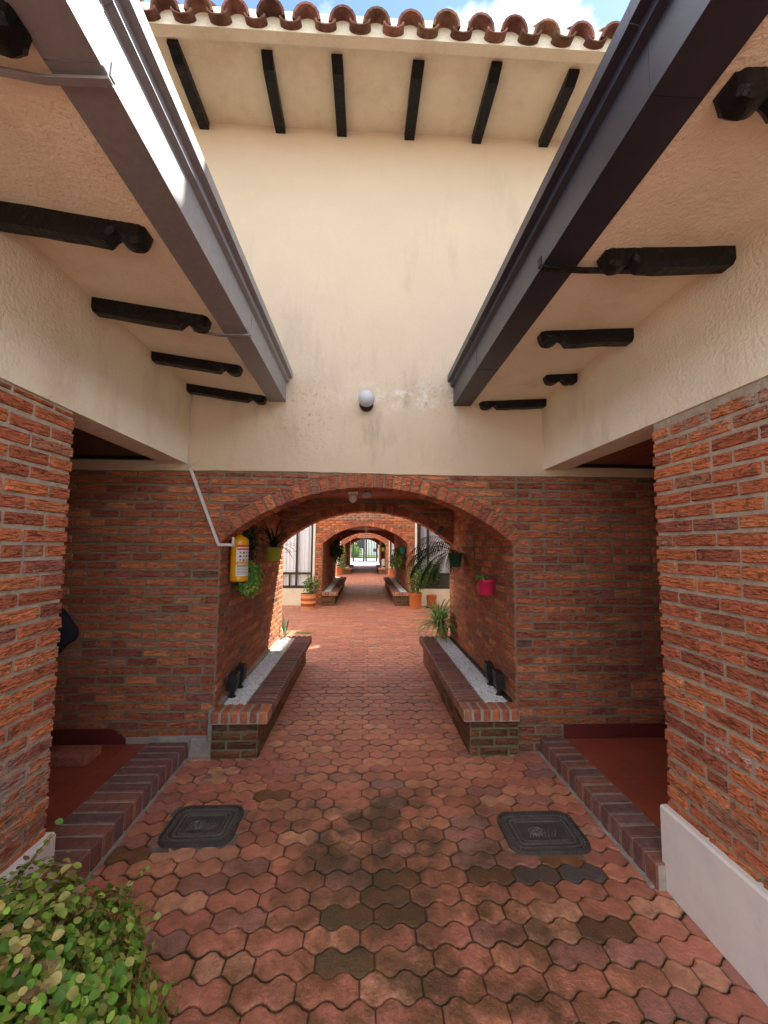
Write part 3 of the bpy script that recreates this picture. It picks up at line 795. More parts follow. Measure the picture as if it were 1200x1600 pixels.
def bench(sx, y0, y1, label, near, glabel):
    xin = -.71 if sx < 0 else .768     # coping edge towards the path
    xb = -.79 if sx < 0 else .832      # body face
    xw = XL + .004 if sx < 0 else XRR - .004
    T = thing('brick_bench', label, 'bench', ((xin + xw) / 2, y0, 0), 'brick benches along the passages')
    s = sx
    mb = MB(); res = (6, 4) if near else (4, 4); ymax = y1
    dk = lambda u, z: .25 + .45 * rnd.random() * (1 if z < .16 else .6)
    yf = y0 - .03
    a, b = sorted((xb, xw))
    masonry(mb, (0, yf, 0), (1, 0, 0), (0, -1, 0), .004, .262, full(a, b), res, .006, .0012, dk, kcol=.6)
    masonry(mb, (xb, 0, 0), (0, 1, 0), (-s, 0, 0), .004, .262, full(yf, y1), res, .006, .0012, dk, kcol=.75)
    masonry(mb, (0, y1, 0), (1, 0, 0), (0, 1, 0), .004, .262, full(a, b), res, .006, .0012, dk, kcol=.75)
    mb.box((a, yf, -.005), (b, y1, .268), MOD)
    mb.build('base', T)
    # coping of bricks on edge with rounded noses
    mb = MB(); y = y0 + .10; bed = .212
    def cop(C, c): mb.cbox(C, .015, BRS, c, .0018)
    top, bot = .358, .266
    while y < y1 - .12:
        f_ = nrand(.8, 1.15); c = rnd.choice([(.26, .11, .085), (.23, .11, .09), (.29, .115, .08), (.21, .11, .095)]); c = tuple(q * f_ for q in c)
        x0, x1 = sorted((xin, xin + s * bed))
        cop([(x1 if i & 1 else x0, y + .062 if i & 2 else y, top + nrand(-.001, .001) if i & 4 else bot) for i in range(8)], c); y += .0685
    for (ya, yb) in ((y0 - .075, y0 + .096), (y, y1 + .03)):
        n = 6; x0, x1 = sorted((xin, xw)); wd = (x1 - x0) / n
        for i in range(n):
            c = brickcol(.9 if ya < y0 else .62); 
            cop([((x0 + wd * (i + 1) - .003) if q & 1 else (x0 + wd * i + .003), yb if q & 2 else ya, top if q & 4 else bot) for q in range(8)], c)
        mb.box((x0 + .008, ya + .008, bot), (x1 - .004, yb - .006, top - .008), MO)
    x0, x1 = sorted((xin + s * .008, xin + s * (bed - .004))); mb.box((x0, y0 + .09, bot), (x1, y, top - .008), MO)
    x0, x1 = sorted((xw - s * .03, xw)); mb.box((x0, y0 + .09, bot), (x1, y, top + .012), CONC if sx < 0 else BLK)
    mb.build('coping', T)
    x0, x1 = sorted((xin + s * (bed + .002), xw - s * .03))
    pebbles(x0, x1, y0 + .098, y - .002, top - .012, 5200 if near else 900, .0085 if near else .016, glabel)
    return T
bench(-1, YF1 - .02, 5.90, 'low brick bench along the left wall of the nearest passage', True, 'white gravel strip in the bench left of the nearest passage')
bench(1, YF1 - .02, 5.90, 'low brick bench along the right wall of the nearest passage below the magenta pot', True, 'white gravel strip in the bench right of the nearest passage')
bench(-1, YF2 - .02, YB2 - .3, 'brick bench beside the left window behind the striped clay pot', False, 'white gravel strip in the bench left of the second passage')
bench(1, YF2 - .02, YB2 - .3, 'brick bench in the second passage beside the tall plain clay pots', False, 'white gravel strip in the bench right of the second passage')
bench(-1, YF3 - .02, YF3 + 4, 'farthest brick bench on the left, before the black gate', False, 'pale gravel in the farthest left bench')
bench(1, YF3 - .02, YF3 + 4, 'farthest brick bench on the right, before the black gate', False, 'pale gravel in the farthest right bench')
# concrete fillet beside the left bench
mb = MB(); mb.rb((-1.30, YF1 - .035, -.01), (-1.135, YF1 + .002, .14), .012, CONC, jit=.012); mb.rb((-1.165, YF1 - .05, .12), (-1.13, YF1 + .002, .36), .008, CONC, jit=.008)
tag(mb.build('mortar_patch'), 'rough grey cement patch in the corner between bench and wall', 'cement patch')

# ================================================================== SECOND AND THIRD BLOCKS
def window(T, x0, x1, y, z0, z1, cur, style):
    # frame is a part, pane and curtain its sub-parts
    mb = MB(); t = .055
    xs, xe = min(x0, x1), max(x0, x1)
    def bar(a, b, c, d): mb.rb((a, y - .02, b), (c, y + .035, d), .004, FRM)
    bar(xs, z0, xs + t, z1); bar(xe - t, z0, xe, z1); bar(xs, z0, xe, z0 + t * 1.3); bar(xs, z1 - t, xe, z1); bar(xs, z0 + .37, xe, z0 + .37 + t)
    if style == 'left':
        m = -1.83; bar(m - t / 2, z0, m + t / 2, z1); bar(-2.24, z0, -2.20, z0 + .4)
        bar(-2.03, z0, -1.99, z0 + .4)
    else:
        m = 1.74; bar(m - t / 2, z0, m + t / 2, z1); bar(1.50, z0, 1.53, z1)
    f = mb.build('window', T)
    mb = MB(); mb.add([(xs, y + .01, z0), (xe, y + .01, z0), (xe, y + .01, z1), (xs, y + .01, z1)], [(0, 1, 2, 3)], GLASS); mb.build('pane', f)
    mb = MB(); vs = []; n = 90; zlo = z0 + (.02 if style == 'left' else .42)
    for i in range(n + 1):
        x = xs + (xe - xs) * i / n; yy = y + .055 + .012 * math.sin(x * 62 + 2 * noise.noise(Vector((x * 5, 0, 0)))) + .01 * math.sin(x * 21)
        vs += [(x, yy, zlo), (x, yy, z1)]
    mb.add(vs, [(2 * i, 2 * i + 2, 2 * i + 3, 2 * i + 1) for i in range(n)], cur, smooth=True); mb.build('curtain', f)
    mb = MB(); mb.box((xs, y + .30, z0 - .1), (xe, y + .34, z1), DARK); mb.build('dark_room_sheet', f)  # dark sheet in place of the unlit room behind the curtain
def block_far(name, label, y0, y1, A):
    T = arcade(name, label, y0, y1, False, -1.335, 1.372, 2.9, A, 5.19)
    for s, xa in ((-1, -1.335), (1, 1.372)):
        # white jamb, sill wall, head wall
        mb = MB(); a, b = sorted((xa, xa + s * .06)); mb.rb((a, y0 - .03, -.005), (b, y0 + .2, 2.36), .004, WHT); mb.build('jamb', T)
        mb = MB(); a, b = sorted((xa + s * .061, s * 3.05)); mb.box((a, y0, -.005), (b, y0 + .2, .45), PL)
        mb.build('sill_wall', T)
        mb = MB(); mb.box((a, y0, 2.36), (b, y0 + .2, 5.19), PL); mb.build('head_wall', T)
        window(T, xa + s * .062, s * 2.75, y0 + .03, .452, 2.358, CUR if s < 0 else (CUR if y0 > 20 else CURG), 'left' if s < 0 else 'right')
        mb = MB(); a, b = sorted((s * 2.752, s * 3.05)); mb.box((a, y0, .452), (b, y0 + .2, 2.358), PL); mb.build('side_wall', T)
    mb = MB(); mb.box((-3.6, y0 - .6, 5.19), (3.6, y1 + .6, 5.25), PL)
    tile_roof(mb, (-3.6, y0 - .8, 5.13), (3.7, y0 - .8, 5.13), (0, 1, 0), .36, rows=4)
    mb.prism([(y0 - .5, 5.25), (y1 + .5, 5.25), ((y0 + y1) / 2, 5.25 + .36 * (y1 - y0 + 1) / 2 - .03)], 'x', -3.55, 3.55, TILE, (.3, .1, .06))
    mb.build('roof', T)
    return T
B2 = block_far('arcade_building', 'second brick arched building across the small court, between two tall windows', YF2, YB2, A2)
B3 = block_far('arcade_building', 'third and farthest arched building, leading to the black gate', YF3, YB3, A2)

# court side walls, out of view, placed and sized for shade and bounce light
for (s, y0, y1, lab) in ((-1, YB1, YF2, 'cream side wall closing the second court on the left'), (1, YB1, YF2, 'unseen cream wall shading the second court from the right, notched for sun patches'),
                         (-1, YB2, YF3, 'cream side wall closing the third court on the left'), (1, YB2, YF3, 'cream side wall closing the third court on the right')):
    mb = MB(); a, b = sorted((s * 3.05, s * 3.3)) if s > 0 else (-6.3, -6.0); zt = 3.2 if s < 0 else 5.75
    if s > 0 and y0 < 8:      # invented notches in the unseen wall top let sun patches through
        for (ya_, yb_, zz) in ((y0, 9.15, zt), (9.15, 9.45, zt - .75), (9.45, 9.62, zt), (9.62, 9.78, zt - .5), (9.78, y1, zt)):
            mb.box((a, ya_, -.01), (b, yb_, zz), PL)
    else: mb.box((a, y0, -.01), (b, y1, zt), PL)
    tag(mb.build('side_wall'), lab, 'wall')

# ================================================================== FIXTURES
# globe lamp
T = thing('globe_lamp', 'round white glass globe lamp on the cream wall above the arch', 'lamp', (.03, YF1 - .013, 2.74))
mb = MB(); mb.lathe([(.0, 0), (.056, 0), (.058, -.012), (.052, -.05), (0, -.05)], (.0, YF1 - .013, 2.752), BLK, ax='y'); mb.build('base', T)
mb = MB(); r = .068
mb.lathe([(r * math.sin(a), -.085 - r * .9 * math.cos(a) * -1 * -1 if False else -.095 + r * .85 * math.cos(a)) for a in [math.pi * k / 16 for k in range(17)]], (0, YF1 - .013, 2.775), GLB, ax='y'); mb.build('globe', T)
# ceiling lamps
for (x, y, lab, big) in ((-.13, 4.35, 'ivory twin ceiling lamp under the wooden ceiling of the nearest passage', 1), (.05, 13.2, 'small ceiling lamp under the wooden ceiling of the second passage', 0)):
    T = thing('ceiling_lamp', lab, 'lamp', (x, y, 2.235))
    mb = MB(); mb.rb((x - .055, y - .05, 2.13), (x + .055, y + .05, 2.234), .012, IVO); mb.tube([(x + .06, y, 2.19), (x + .16, y, 2.17)], .012, BLK); mb.tube([(x - .06, y, 2.17), (x - .30, y, 2.20)], .003, BLK, 5); mb.build('housing', T)
    mb = MB(); mb.lathe([(.001, -.0), (.042, -.002), (.046, -.03), (.036, -.06), (.018, -.078), (.001, -.082)], (x, y, 2.13), IVO, 20); mb.build('bulb', T)
    if big:
        mb = MB(); mb.lathe([(.001, .035), (.05, .03), (.062, .01), (.055, -.012), (.03, -.026), (.001, -.03)], (x + .145, y + .03, 2.135), GLB, 20); mb.build('lamp_shade', T)
# white cable duct
T = thing('cable_duct', 'slim white cable duct bent across the brick towards the yellow extinguisher', 'cable duct', (-1.37, YF1, 2.18))
mb = MB()
def duct(mb, p, q, w=.011, t=.010, y=YF1 - .026):
    p = Vector(p); q = Vector(q); d = (q - p).normalized(); n = Vector((-d.z, 0, d.x))
    mb.cbox([(p if not i & 1 else q) + n * (w if i & 4 else -w) + Vector((0, (t if i & 2 else -t), 0)) for i in range(8)], .002, DUCT)
duct(mb, (-1.385, YF1 - .03, 2.20), (-1.145, YF1 - .03, 1.605)); duct(mb, (-1.150, YF1 - .03, 1.60), (-1.02, YF1 - .03, 1.60)); duct(mb, (-1.03, YF1 - .03, 1.60), (-1.03, YF1 - .03, 1.66), .008)
mb.build('duct', T)
mb = MB(); mb.tube([(-1.40, 3.335, 2.19), (-1.405, 3.335, 2.5), (-1.402, 3.335, 2.80)], .004, DUCT, 6)
mb.tube([(-1.395, 3.335, 2.215), (-1.33, 3.336, 2.26), (-1.28, 3.337, 2.33), (-1.26, 3.337, 2.41)], .0022, DUCT, 5); mb.build('cable', T)
# fire extinguisher
ex, ey = -1.045, 3.56
T = thing('fire_extinguisher', 'yellow fire extinguisher with white labels hung inside the arch', 'fire extinguisher', (ex, ey, 1.30))
mb = MB(); mb.lathe([(.001, 0), (.066, 0), (.072, .006), (.072, .03), (.0705, .034), (.072, .038), (.072, .325), (.066, .348), (.045, .366), (.022, .376), (.02, .385), (.001, .385)], (ex, ey, 1.30), YEL, 36); mb.build('cylinder', T)
mb = MB(); mb.tube([(ex, ey, 1.68), (ex, ey, 1.72)], .014, BRASS); mb.rb((ex - .01, ey - .07, 1.715), (ex + .01, ey + .03, 1.735), .003, BLK); mb.rb((ex - .01, ey - .075, 1.745), (ex + .01, ey + .03, 1.758), .003, BLK); mb.build('valve', T)
mb = MB(); mb.tube([(ex, ey + .03, 1.71), (ex - .02, ey + .08, 1.70), (ex - .02, ey + .10, 1.60), (ex - .02, ey + .085, 1.42)], .011, BLK); mb.build('hose', T)
def arcpatch(mb, a0, a1, z0, z1, m, rr):
    n = 12; vs = []
    for i in range(n + 1):
        a = a0 + (a1 - a0) * i / n; vs += [(ex + rr * math.cos(a), ey + rr * math.sin(a), z0), (ex + rr * math.cos(a), ey + rr * math.sin(a), z1)]
    mb.add(vs, [(2 * i, 2 * i + 2, 2 * i + 3, 2 * i + 1) for i in range(n)], m, smooth=True)
mb = MB(); A0, A1_ = R(-95), R(10)
arcpatch(mb, A0, A1_, 1.455, 1.60, PAPER, .0727); arcpatch(mb, A0, A1_, 1.582, 1.60, REDP, .0731); arcpatch(mb, A0 + .1, A1_, 1.558, 1.572, REDP, .0731)
arcpatch(mb, A0 + .1, A1_, 1.456, 1.462, REDP, .0731)
for k in range(3):
    for j in range(4):
        a = A0 + .35 + .38 * j; arcpatch(mb, a, a + .22, 1.468 + k * .03, 1.485 + k * .03, INK if (k + j) % 2 else TER, .0731)
mb.build('instruction_label', T)
mb = MB(); arcpatch(mb, A0, A1_ - .1, 1.345, 1.438, PAPER, .0727)
for k in range(6): arcpatch(mb, A0 + .15, A1_ - .3 - .1 * (k % 3), 1.36 + k * .012, 1.363 + k * .012, INK, .0731)
arcpatch(mb, A0 + .1, A1_ - .2, 1.426, 1.432, INK, .0731)
mb.build('service_label', T)

# spotlights on the benches
def spot(x, y, s, lab):
    T = thing('spotlight', lab, 'spotlight', (x, y, .35), 'black garden spotlights on the benches')
    mb = MB(); mb.rb((x - .016, y - .012, .33), (x + .016, y + .012, .42), .003, BLK); mb.lathe([(.001, 0), (.03, 0), (.03, .01), (.001, .012)], (x, y, .352), BLK, 14); mb.build('stake', T)
    mb = MB()
    C = []
    for iz in (0, 1):
        for iy in (0, 1):
            for ix in (0, 1):
                C.append((x + (.036 if ix else -.036) - s * .012 * iz, y + (.05 if iy else -.05), .41 + .13 * iz + (.012 if iy else 0)))
    mb.cbox(C, .004, BLK, jit=.002); mb.tube([(x, y - .055, .46), (x, y + .055, .46)], .012, BLK); mb.build('lamp_head', T)
spot(-1.075, 3.60, -1, 'black spotlight nearest the front end of the left gravel strip'); spot(-1.08, 3.83, -1, 'black spotlight second from the front on the left gravel strip')
spot(1.155, 3.60, 1, 'black spotlight nearest the front end of the right gravel strip'); spot(1.155, 3.86, 1, 'black spotlight second from the front on the right gravel strip')

# manhole covers
def rrect(x0, y0, x1, y1, r, n=6):
    pts = []
    for (cx, cy, a0) in ((x1 - r, y1 - r, 0), (x0 + r, y1 - r, 90), (x0 + r, y0 + r, 180), (x1 - r, y0 + r, 270)):
        for k in range(n + 1):
            a = R(a0 + 90 * k / n); pts.append((cx + r * math.cos(a), cy + r * math.sin(a)))
    return pts
def band(mb, x0, y0, x1, y1, r, w, z0, z1, m):
    a = rrect(x0, y0, x1, y1, r); b = rrect(x0 + w, y0 + w, x1 - w, y1 - w, max(.004, r - w)); n = len(a)
    vs = [(*p, z0) for p in a] + [(*p, z1) for p in a] + [(*p, z1) for p in b] + [(*p, z0) for p in b]
    fs = []
    for i in range(n):
        j = (i + 1) % n
        for k in range(3): fs.append((k * n + i, k * n + j, (k + 1) * n + j, (k + 1) * n + i))
    mb.add(vs, fs, m)
def manhole(box, lab, ang):
    x0, y0, x1, y1 = box; T = thing('manhole_cover', lab, 'manhole cover', ((x0 + x1) / 2, (y0 + y1) / 2, 0), 'cast iron covers in the paving')
    mb = MB(); p = rrect(x0 - .03, y0 - .03, x1 + .03, y1 + .03, .05); mb.prism(p, 'z', -.012, -.001, CONC2); mb.build('surround', T)
    mb = MB(); p = rrect(x0, y0, x1, y1, .075); mb.prism(p, 'z', -.01, .0085, IRON)
    band(mb, x0 + .002, y0 + .002, x1 - .002, y1 - .002, .073, .012, .006, .019, IRON)
    for (d, w_, rr) in ((.036, .006, .05), (.062, .010, .035), (.085, .005, .02)):
        band(mb, x0 + d, y0 + d, x1 - d, y1 - d, rr, w_, .0075, .0165, IRON2)
    # studs round the rim
    q = rrect(x0 + .024, y0 + .024, x1 - .024, y1 - .024, .06, 4)
    P_ = [Vector((*p_, 0)) for p_ in q]; P_.append(P_[0])
    for i in range(len(P_) - 1):
        d = (P_[i + 1] - P_[i]); n = max(1, int(d.length / .017))
        for k in range(n):
            c = P_[i] + d * ((k + .5) / n); mb.rb((c.x - .004, c.y - .004, .0075), (c.x + .004, c.y + .004, .0155), .0015, IRON2)
    # central relief: fan ribs, ring and a flower
    cx, cy = (x0 + x1) / 2, (y0 + y1) / 2
    for k in range(9):
        t = -.8 + 1.6 * k / 8
        mb.tube([(cx + t * .085 - .012, cy - .045, .0095), (cx + t * .10 + .012, cy + .045 - .03 * abs(t), .0095)], .0035, IRON2, 5)
    mb.tube([(cx + .04 * math.cos(a) - .03, cy + .03 * math.sin(a), .011) for a in [2 * math.pi * k / 18 for k in range(19)]], .005, IRON2, 5)
    for k in range(6):
        a = k * math.pi / 3; mb.lathe([(.001, .012), (.009, .009), (.011, .004)], (cx - .03 + .02 * math.cos(a), cy + .015 * math.sin(a), .003), IRON2, 8)
    for k in range(8): mb.rb((cx - .07 + .018 * k, y0 + .075, .0075), (cx - .062 + .018 * k, y0 + .083, .0135), .001, IRON2)
    mb.build('cover', T)
manhole(PHM[0], 'dark cast iron rounded square cover in the paving near the leafy bush', 0)
manhole(PHM[1], 'dark cast iron rounded square cover in the paving near the right kerb', 0)

# porch things (left)
T_ = MB(); T_.rb((-2.12, 3.02, .105), (-1.86, 3.20, .165), .005, BRS, (.42, .15, .09), .003); tag(T_.build('loose_brick'), 'flat red brick block lying on the red porch floor', 'brick')
mb = MB()
# a black jacket hung on the porch wall behind the pillar
mb.tube([(-2.36, 3.315, 1.14), (-2.36, 3.25, 1.13), (-2.36, 3.24, 1.16)], .008, BLK, 6)
vs = []; fs = []; nz_, na = 16, 14
for j in range(nz_ + 1):
    t = j / nz_; z = 1.14 - .66 * t; rx = .05 + .11 * math.sin(math.pi * min(1, t * 1.25)) * (1 if t < .42 else .75); cxx = -2.33 + .04 * math.sin(t * 7)
    if t > .85: rx *= max(.3, 1 - (t - .85) * 4)
    for k in range(na):
        a = 2 * math.pi * k / na; f = 1 + .22 * math.sin(3 * a + t * 6) + .15 * noise.noise(Vector((a, t * 5, 2)))
        vs.append((cxx + rx * f * math.cos(a), 3.25 + .06 * f * math.sin(a), z))
for j in range(nz_):
    for k in range(na): fs.append((j * na + k, j * na + (k + 1) % na, (j + 1) * na + (k + 1) % na, (j + 1) * na + k))
fs.append(tuple(range(na))); fs.append(tuple(nz_ * na + k for k in range(na)))
mb.add(vs, fs, CLOTH, smooth=True); tag(mb.build('jacket'), 'black cloth jacket hanging half hidden behind the left brick pillar', 'jacket')
mb = MB(); vs = []; n = 20
cx_, cy_ = -1.97, 2.60
for z, k in ((.105, .92), (.118, 1.0), (.128, .96), (.131, .82), (.122, .7)):
    for i in range(n):
        a = 2 * math.pi * i / n; vs.append((cx_ + .13 * k * math.cos(a), cy_ + .05 * k * math.sin(a) * (1 + .15 * math.cos(a)), z))
fs = [(j * n + i, j * n + (i + 1) % n, (j + 1) * n + (i + 1) % n, (j + 1) * n + i) for j in range(4) for i in range(n)] + [tuple(4 * n + i for i in range(n)), tuple(range(n))]
mb.add(vs, fs, SHOE, smooth=True); tag(mb.build('slipper'), 'orange red slipper tip on the left porch floor beside the pillar', 'slipper')

# ================================================================== PLANTS
GR = [(.10, .20, .035), (.13, .26, .04), (.07, .15, .03), (.17, .28, .05), (.22, .30, .06)]
def gcol(k=1, pal=GR):
    c = rnd.choice(pal); f = nrand(.75, 1.2) * k; return tuple(q * f for q in c)
def rv(s=1): return Vector((nrand(-1, 1), nrand(-1, 1), nrand(-1, 1))) * s

# the leafy bush, lower left
T = thing('leafy_bush', 'bushy plant of small round green and yellowing leaves in the lower left corner', 'bush', (-1.08, 1.28, 0))
mb = MB(); C0 = Vector((-1.0, 1.22, .27)); RR = Vector((.44, .46, .36))
pal = [(.22, .42, .05), (.17, .35, .045), (.30, .50, .07), (.42, .54, .11), (.12, .26, .04), (.46, .46, .13), (.38, .42, .09)]
dry = [(.50, .42, .14), (.36, .24, .10), (.42, .28, .18), (.26, .16, .07)]
stems = MB()
cnt = 0
while cnt < 11500:
    d = rv(); 
    if d.length > 1 or d.length < .02: continue
    dn = d.normalized(); rad = 1 - .42 * rnd.random() ** 1.6
    lump = 1 + .22 * noise.noise(dn * 2.3 + Vector((4, 1, 0))) + .10 * noise.noise(dn * 6)
    p = C0 + Vector((dn.x * RR.x, dn.y * RR.y, dn.z * RR.z)) * rad * lump
    if p.z < .01 or p.x < -1.36: continue
    # a thin, twiggy hollow facing up and to the right
    ho = (Vector((-.93, 1.50, .50)) - p).length
    if ho < .075 and rnd.random() < .85: continue
    isdry = noise.noise(p * 5.5 + Vector((3, 3, 3))) > .33 or ho < .12
    c = rnd.choice(dry) if (isdry and rnd.random() < .6) else rnd.choice(pal)
    f = nrand(.7, 1.2); c = tuple(q * f for q in c)
    sz = nrand(.015, .031) * (1.2 if rnd.random() < .15 else 1)
    nn_ = (dn + rv(.75) + Vector((0, 0, .35))).normalized()
    mb.leaf(p, nn_, rv() + Vector((0, 0, -.6)), sz, sz * nrand(.8, 1.0), LEAF, c, nrand(-.1, .25)); cnt += 1
# stray shoots
for (px_, py_, pz_, qx, qy, qz) in ((-1.15, 1.52, .46, -1.06, 1.62, .60), (-.80, 1.45, .30, -.66, 1.58, .33), (-.86, 1.58, .34, -.78, 1.66, .42), (-.78, 1.30, .22, -.66, 1.42, .20)):
    P0, P1 = Vector((px_, py_, pz_)), Vector((qx, qy, qz)); stems.tube([P0, (P0 + P1) / 2 + Vector((0, 0, .02)), P1], .0015, STEM, 5)
    for k in range(9):
        p = P0 + (P1 - P0) * (k / 8) + Vector((0, 0, .01)); sz = nrand(.016, .028); mb.leaf(p, rv(.6) + Vector((0, -.3, 1)), rv(), sz, sz * .9, LEAF, rnd.choice(pal + dry[:1]), .1)
mb.build('foliage', T)
for k in range(90):
    a = nrand(0, 6.28); e = nrand(.1, 1.4); dn = Vector((math.cos(a) * math.cos(e), math.sin(a) * math.cos(e), math.sin(e)))
    q = C0 + Vector((dn.x * RR.x, dn.y * RR.y, dn.z * RR.z)) * nrand(.75, .95); b = Vector((C0.x + nrand(-.08, .08), C0.y + nrand(-.08, .08), .0))
    stems.tube([b, b.lerp(q, .5) + rv(.04), q], [.004, .0028, .0012], STEM, 5)
stems.build('stem', T)

def pot(T, c, r_top, r_bot, h, m, rim=True, name='pot', half=None):
    mb = MB(); x, y, z = c
    mb.lathe([(.001, .002), (r_bot, 0), (r_bot + .002, .004), (r_top, h - .02), (r_top + (.006 if rim else 0), h - .018), (r_top + (.006 if rim else 0), h), (r_top - .008, h), (r_top - .012, h - .03), (.001, h - .032)], (x, y, z), m, 32)
    mb.lathe([(.001, h - .028), (r_top - .012, h - .028)], (x, y, z), SOIL, 24)
    return mb.build(name, T)
def blades(T, c, n, L, w, spread, droop, pal_k=1, pal=GR, name='foliage', minel=.2):
    mb = MB(); c = Vector(c)
    for _ in range(n):
        a = nrand(0, 6.283); e = nrand(minel, 1.35); sp = spread
        d = Vector((math.cos(a) * math.cos(e) * sp, math.sin(a) * math.cos(e) * sp, math.sin(e)))
        mb.blade(c + rv(.012), d, L * nrand(.6, 1.1), w * nrand(.7, 1.15), droop * nrand(.7, 1.3), LEAF, gcol(pal_k, pal), 7)
    return mb.build(name, T)
def fluff(T, c, rad, n, sz, k=1, pal=GR, sag=0, name='foliage', asp=.8, stems_=8, xlim=None):
    mb = MB(); c = Vector(c); rad = Vector(rad)
    i = 0
    while i < n:
        d = rv()
        if d.length > 1: continue
        d *= (1 + .35 * noise.noise(d * 2.7 + c))
        p = c + Vector((d.x * rad.x, d.y * rad.y, d.z * rad.z)); i += 1
        if xlim and not (xlim[0] < p.x < xlim[1]): continue
        s_ = sz * nrand(.6, 1.2); mb.leaf(p, (d + rv(.8) + Vector((0, -.3, .6))), rv() + Vector((0, 0, -.7 - sag)), s_, s_ * asp, LEAF, gcol(k, pal), .1)
    ob = mb.build(name, T)
    st = MB()
    for _ in range(stems_):
        q = c + Vector((nrand(-.6, .6) * rad.x, nrand(-.6, .6) * rad.y, nrand(-.2, .7) * rad.z)); b = Vector((c.x, c.y, c.z - rad.z * 1.0))
        st.tube([b, b.lerp(q, .5) + rv(.02), q], [.004, .003, .0015], STEM, 5)
    st.build('stem', T); return ob
PG = 'potted plants along the passages'
DG = [(.035, .075, .022), (.05, .10, .03), (.025, .05, .018)]
# left wall, nearest passage
T = thing('hanging_plant', 'trailing small leaved plant spilling below the yellow extinguisher', 'hanging plant', (-1.08, 3.84, 1.40), PG)
pot(T, (-1.055, 3.86, 1.46), .065, .05, .11, BLK); fluff(T, (-1.035, 3.84, 1.31), (.10, .20, .16), 1500, .026, 1.7, GR, .3, xlim=(-1.125, 0))
fluff(T, (-1.05, 3.88, 1.66), (.075, .18, .16), 380, .045, .8, DG, 0, name='upper_foliage', asp=.45, xlim=(-1.125, 0))
T = thing('hanging_plant', 'lime green wall pot with long dark arching leaves on the left wall', 'hanging plant', (-1.045, 4.80, 1.43), PG)
pot(T, (-1.035, 4.80, 1.425), .088, .062, .15, LIME); blades(T, (-1.035, 4.80, 1.56), 34, .40, .022, .8, 1.3, .45, DG)
mb = MB(); mb.blade((-.96, 4.76, 1.53), (1, -.1, -.15), .26, .028, -.5, LEAF, (.03, .05, .02)); mb.build('hanging_leaf', T)
# right wall
T = thing('hanging_plant', 'teal wall pot with a feathery palm coloured as in shade on the right wall', 'hanging plant', (1.10, 5.05, 1.36), PG)
pot(T, (1.10, 5.05, 1.355), .085, .062, .17, TEAL)
mb = MB(); mb.tube([(1.03, 4.97, 1.53), (1.03, 4.97, 1.30)], .007, BLK, 6); mb.build('strap', T)
mb = MB(); st = MB()
for (dx, dy, dz, L_) in ((-1, -.15, .75, .62), (-1, .1, .45, .60), (-.9, -.3, .95, .66), (-1, .2, .15, .50), (-.6, -.6, 1.0, .55), (-.8, .5, .8, .55), (-.35, -.8, .5, .52), (-.1, -1, .45, .50), (-.9, -.2, .0, .40), (-.5, .3, 1.1, .5)):
    p = Vector((1.09, 5.05, 1.52)); d = Vector((dx, dy, dz)).normalized(); n = 16; path = [p.copy()]
    for i in range(n):
        p = p + d * (L_ / n); d = (d + Vector((0, 0, -.115))).normalized(); path.append(p.copy())
        if i > 2 and p.x < 1.17:
            side = d.cross(Vector((0, 0, 1))).normalized(); ll = .26 * math.sin(math.pi * (i + 2) / (n + 4)) + .03
            for sg in (-1, 1):
                mb.blade(p, (side * sg * .75 + d * .75 + Vector((0, 0, -.10))), ll, .009, 1.5, LEAF, gcol(.8, DG), 5)  # dark greens put the passage shade into the frond colour
    st.tube(path, [.004] * 8 + [.0025] * 9, STEM, 5)
mb.build('frond', T); st.build('stem', T)
T = thing('hanging_plant', 'magenta wall pot with two tall broad leaf blades on the right wall', 'hanging plant', (1.12, 3.84, 1.17), PG)
pot(T, (1.12, 3.85, 1.165), .082, .066, .135, MAG)
mb = MB()
for (px_, py_, pz_, tx_, ty_, tz_, w_) in ((1.10, 3.95, 1.30, 1.03, 4.05, 1.66, .055), (1.10, 3.95, 1.30, .95, 4.15, 1.62, .035), ):
    p0 = Vector((px_, py_, pz_)); p1 = Vector((tx_, ty_, tz_)); mid = p0.lerp(p1, .42) + Vector((-.02, 0, 0))
    mb.tube([p0, p0.lerp(mid, .5) + Vector((.01, 0, 0)), mid], .003, LEAF, 5, (.12, .14, .04))
mb.blade((1.055, 4.0, 1.47), (-.10, 0, 1), .33, .065, .05, LEAF, (.045, .07, .03), 9, .3)
mb.blade((1.035, 4.0, 1.50), (-.45, .1, 1), .28, .04, -.1, LEAF, (.05, .08, .03), 9, .3)
for k in range(14):
    mb.blade((1.11, 3.88, 1.29), (nrand(-1, .2), nrand(-.8, 1), nrand(.2, .9)), nrand(.10, .19), .013, 2.2, LEAF, gcol(.6), 6)
mb.build('foliage', T)
fluff(T, (1.10, 3.90, 1.315), (.07, .12, .03), 90, .03, 1.2, stems_=2, name='ground_leaf')
# spider plant at the far end of the right bench
T = thing('potted_plant', 'spider plant with long green arching leaves at the far end of the right bench', 'potted plant', (1.09, 5.80, .36), PG)
pot(T, (1.085, 5.79, .36), .07, .052, .13, TER); blades(T, (1.04, 5.77, .50), 150, .52, .024, .85, 1.9, 1.7, [(.12, .22, .05), (.20, .30, .10), (.08, .16, .04), (.26, .30, .10)])
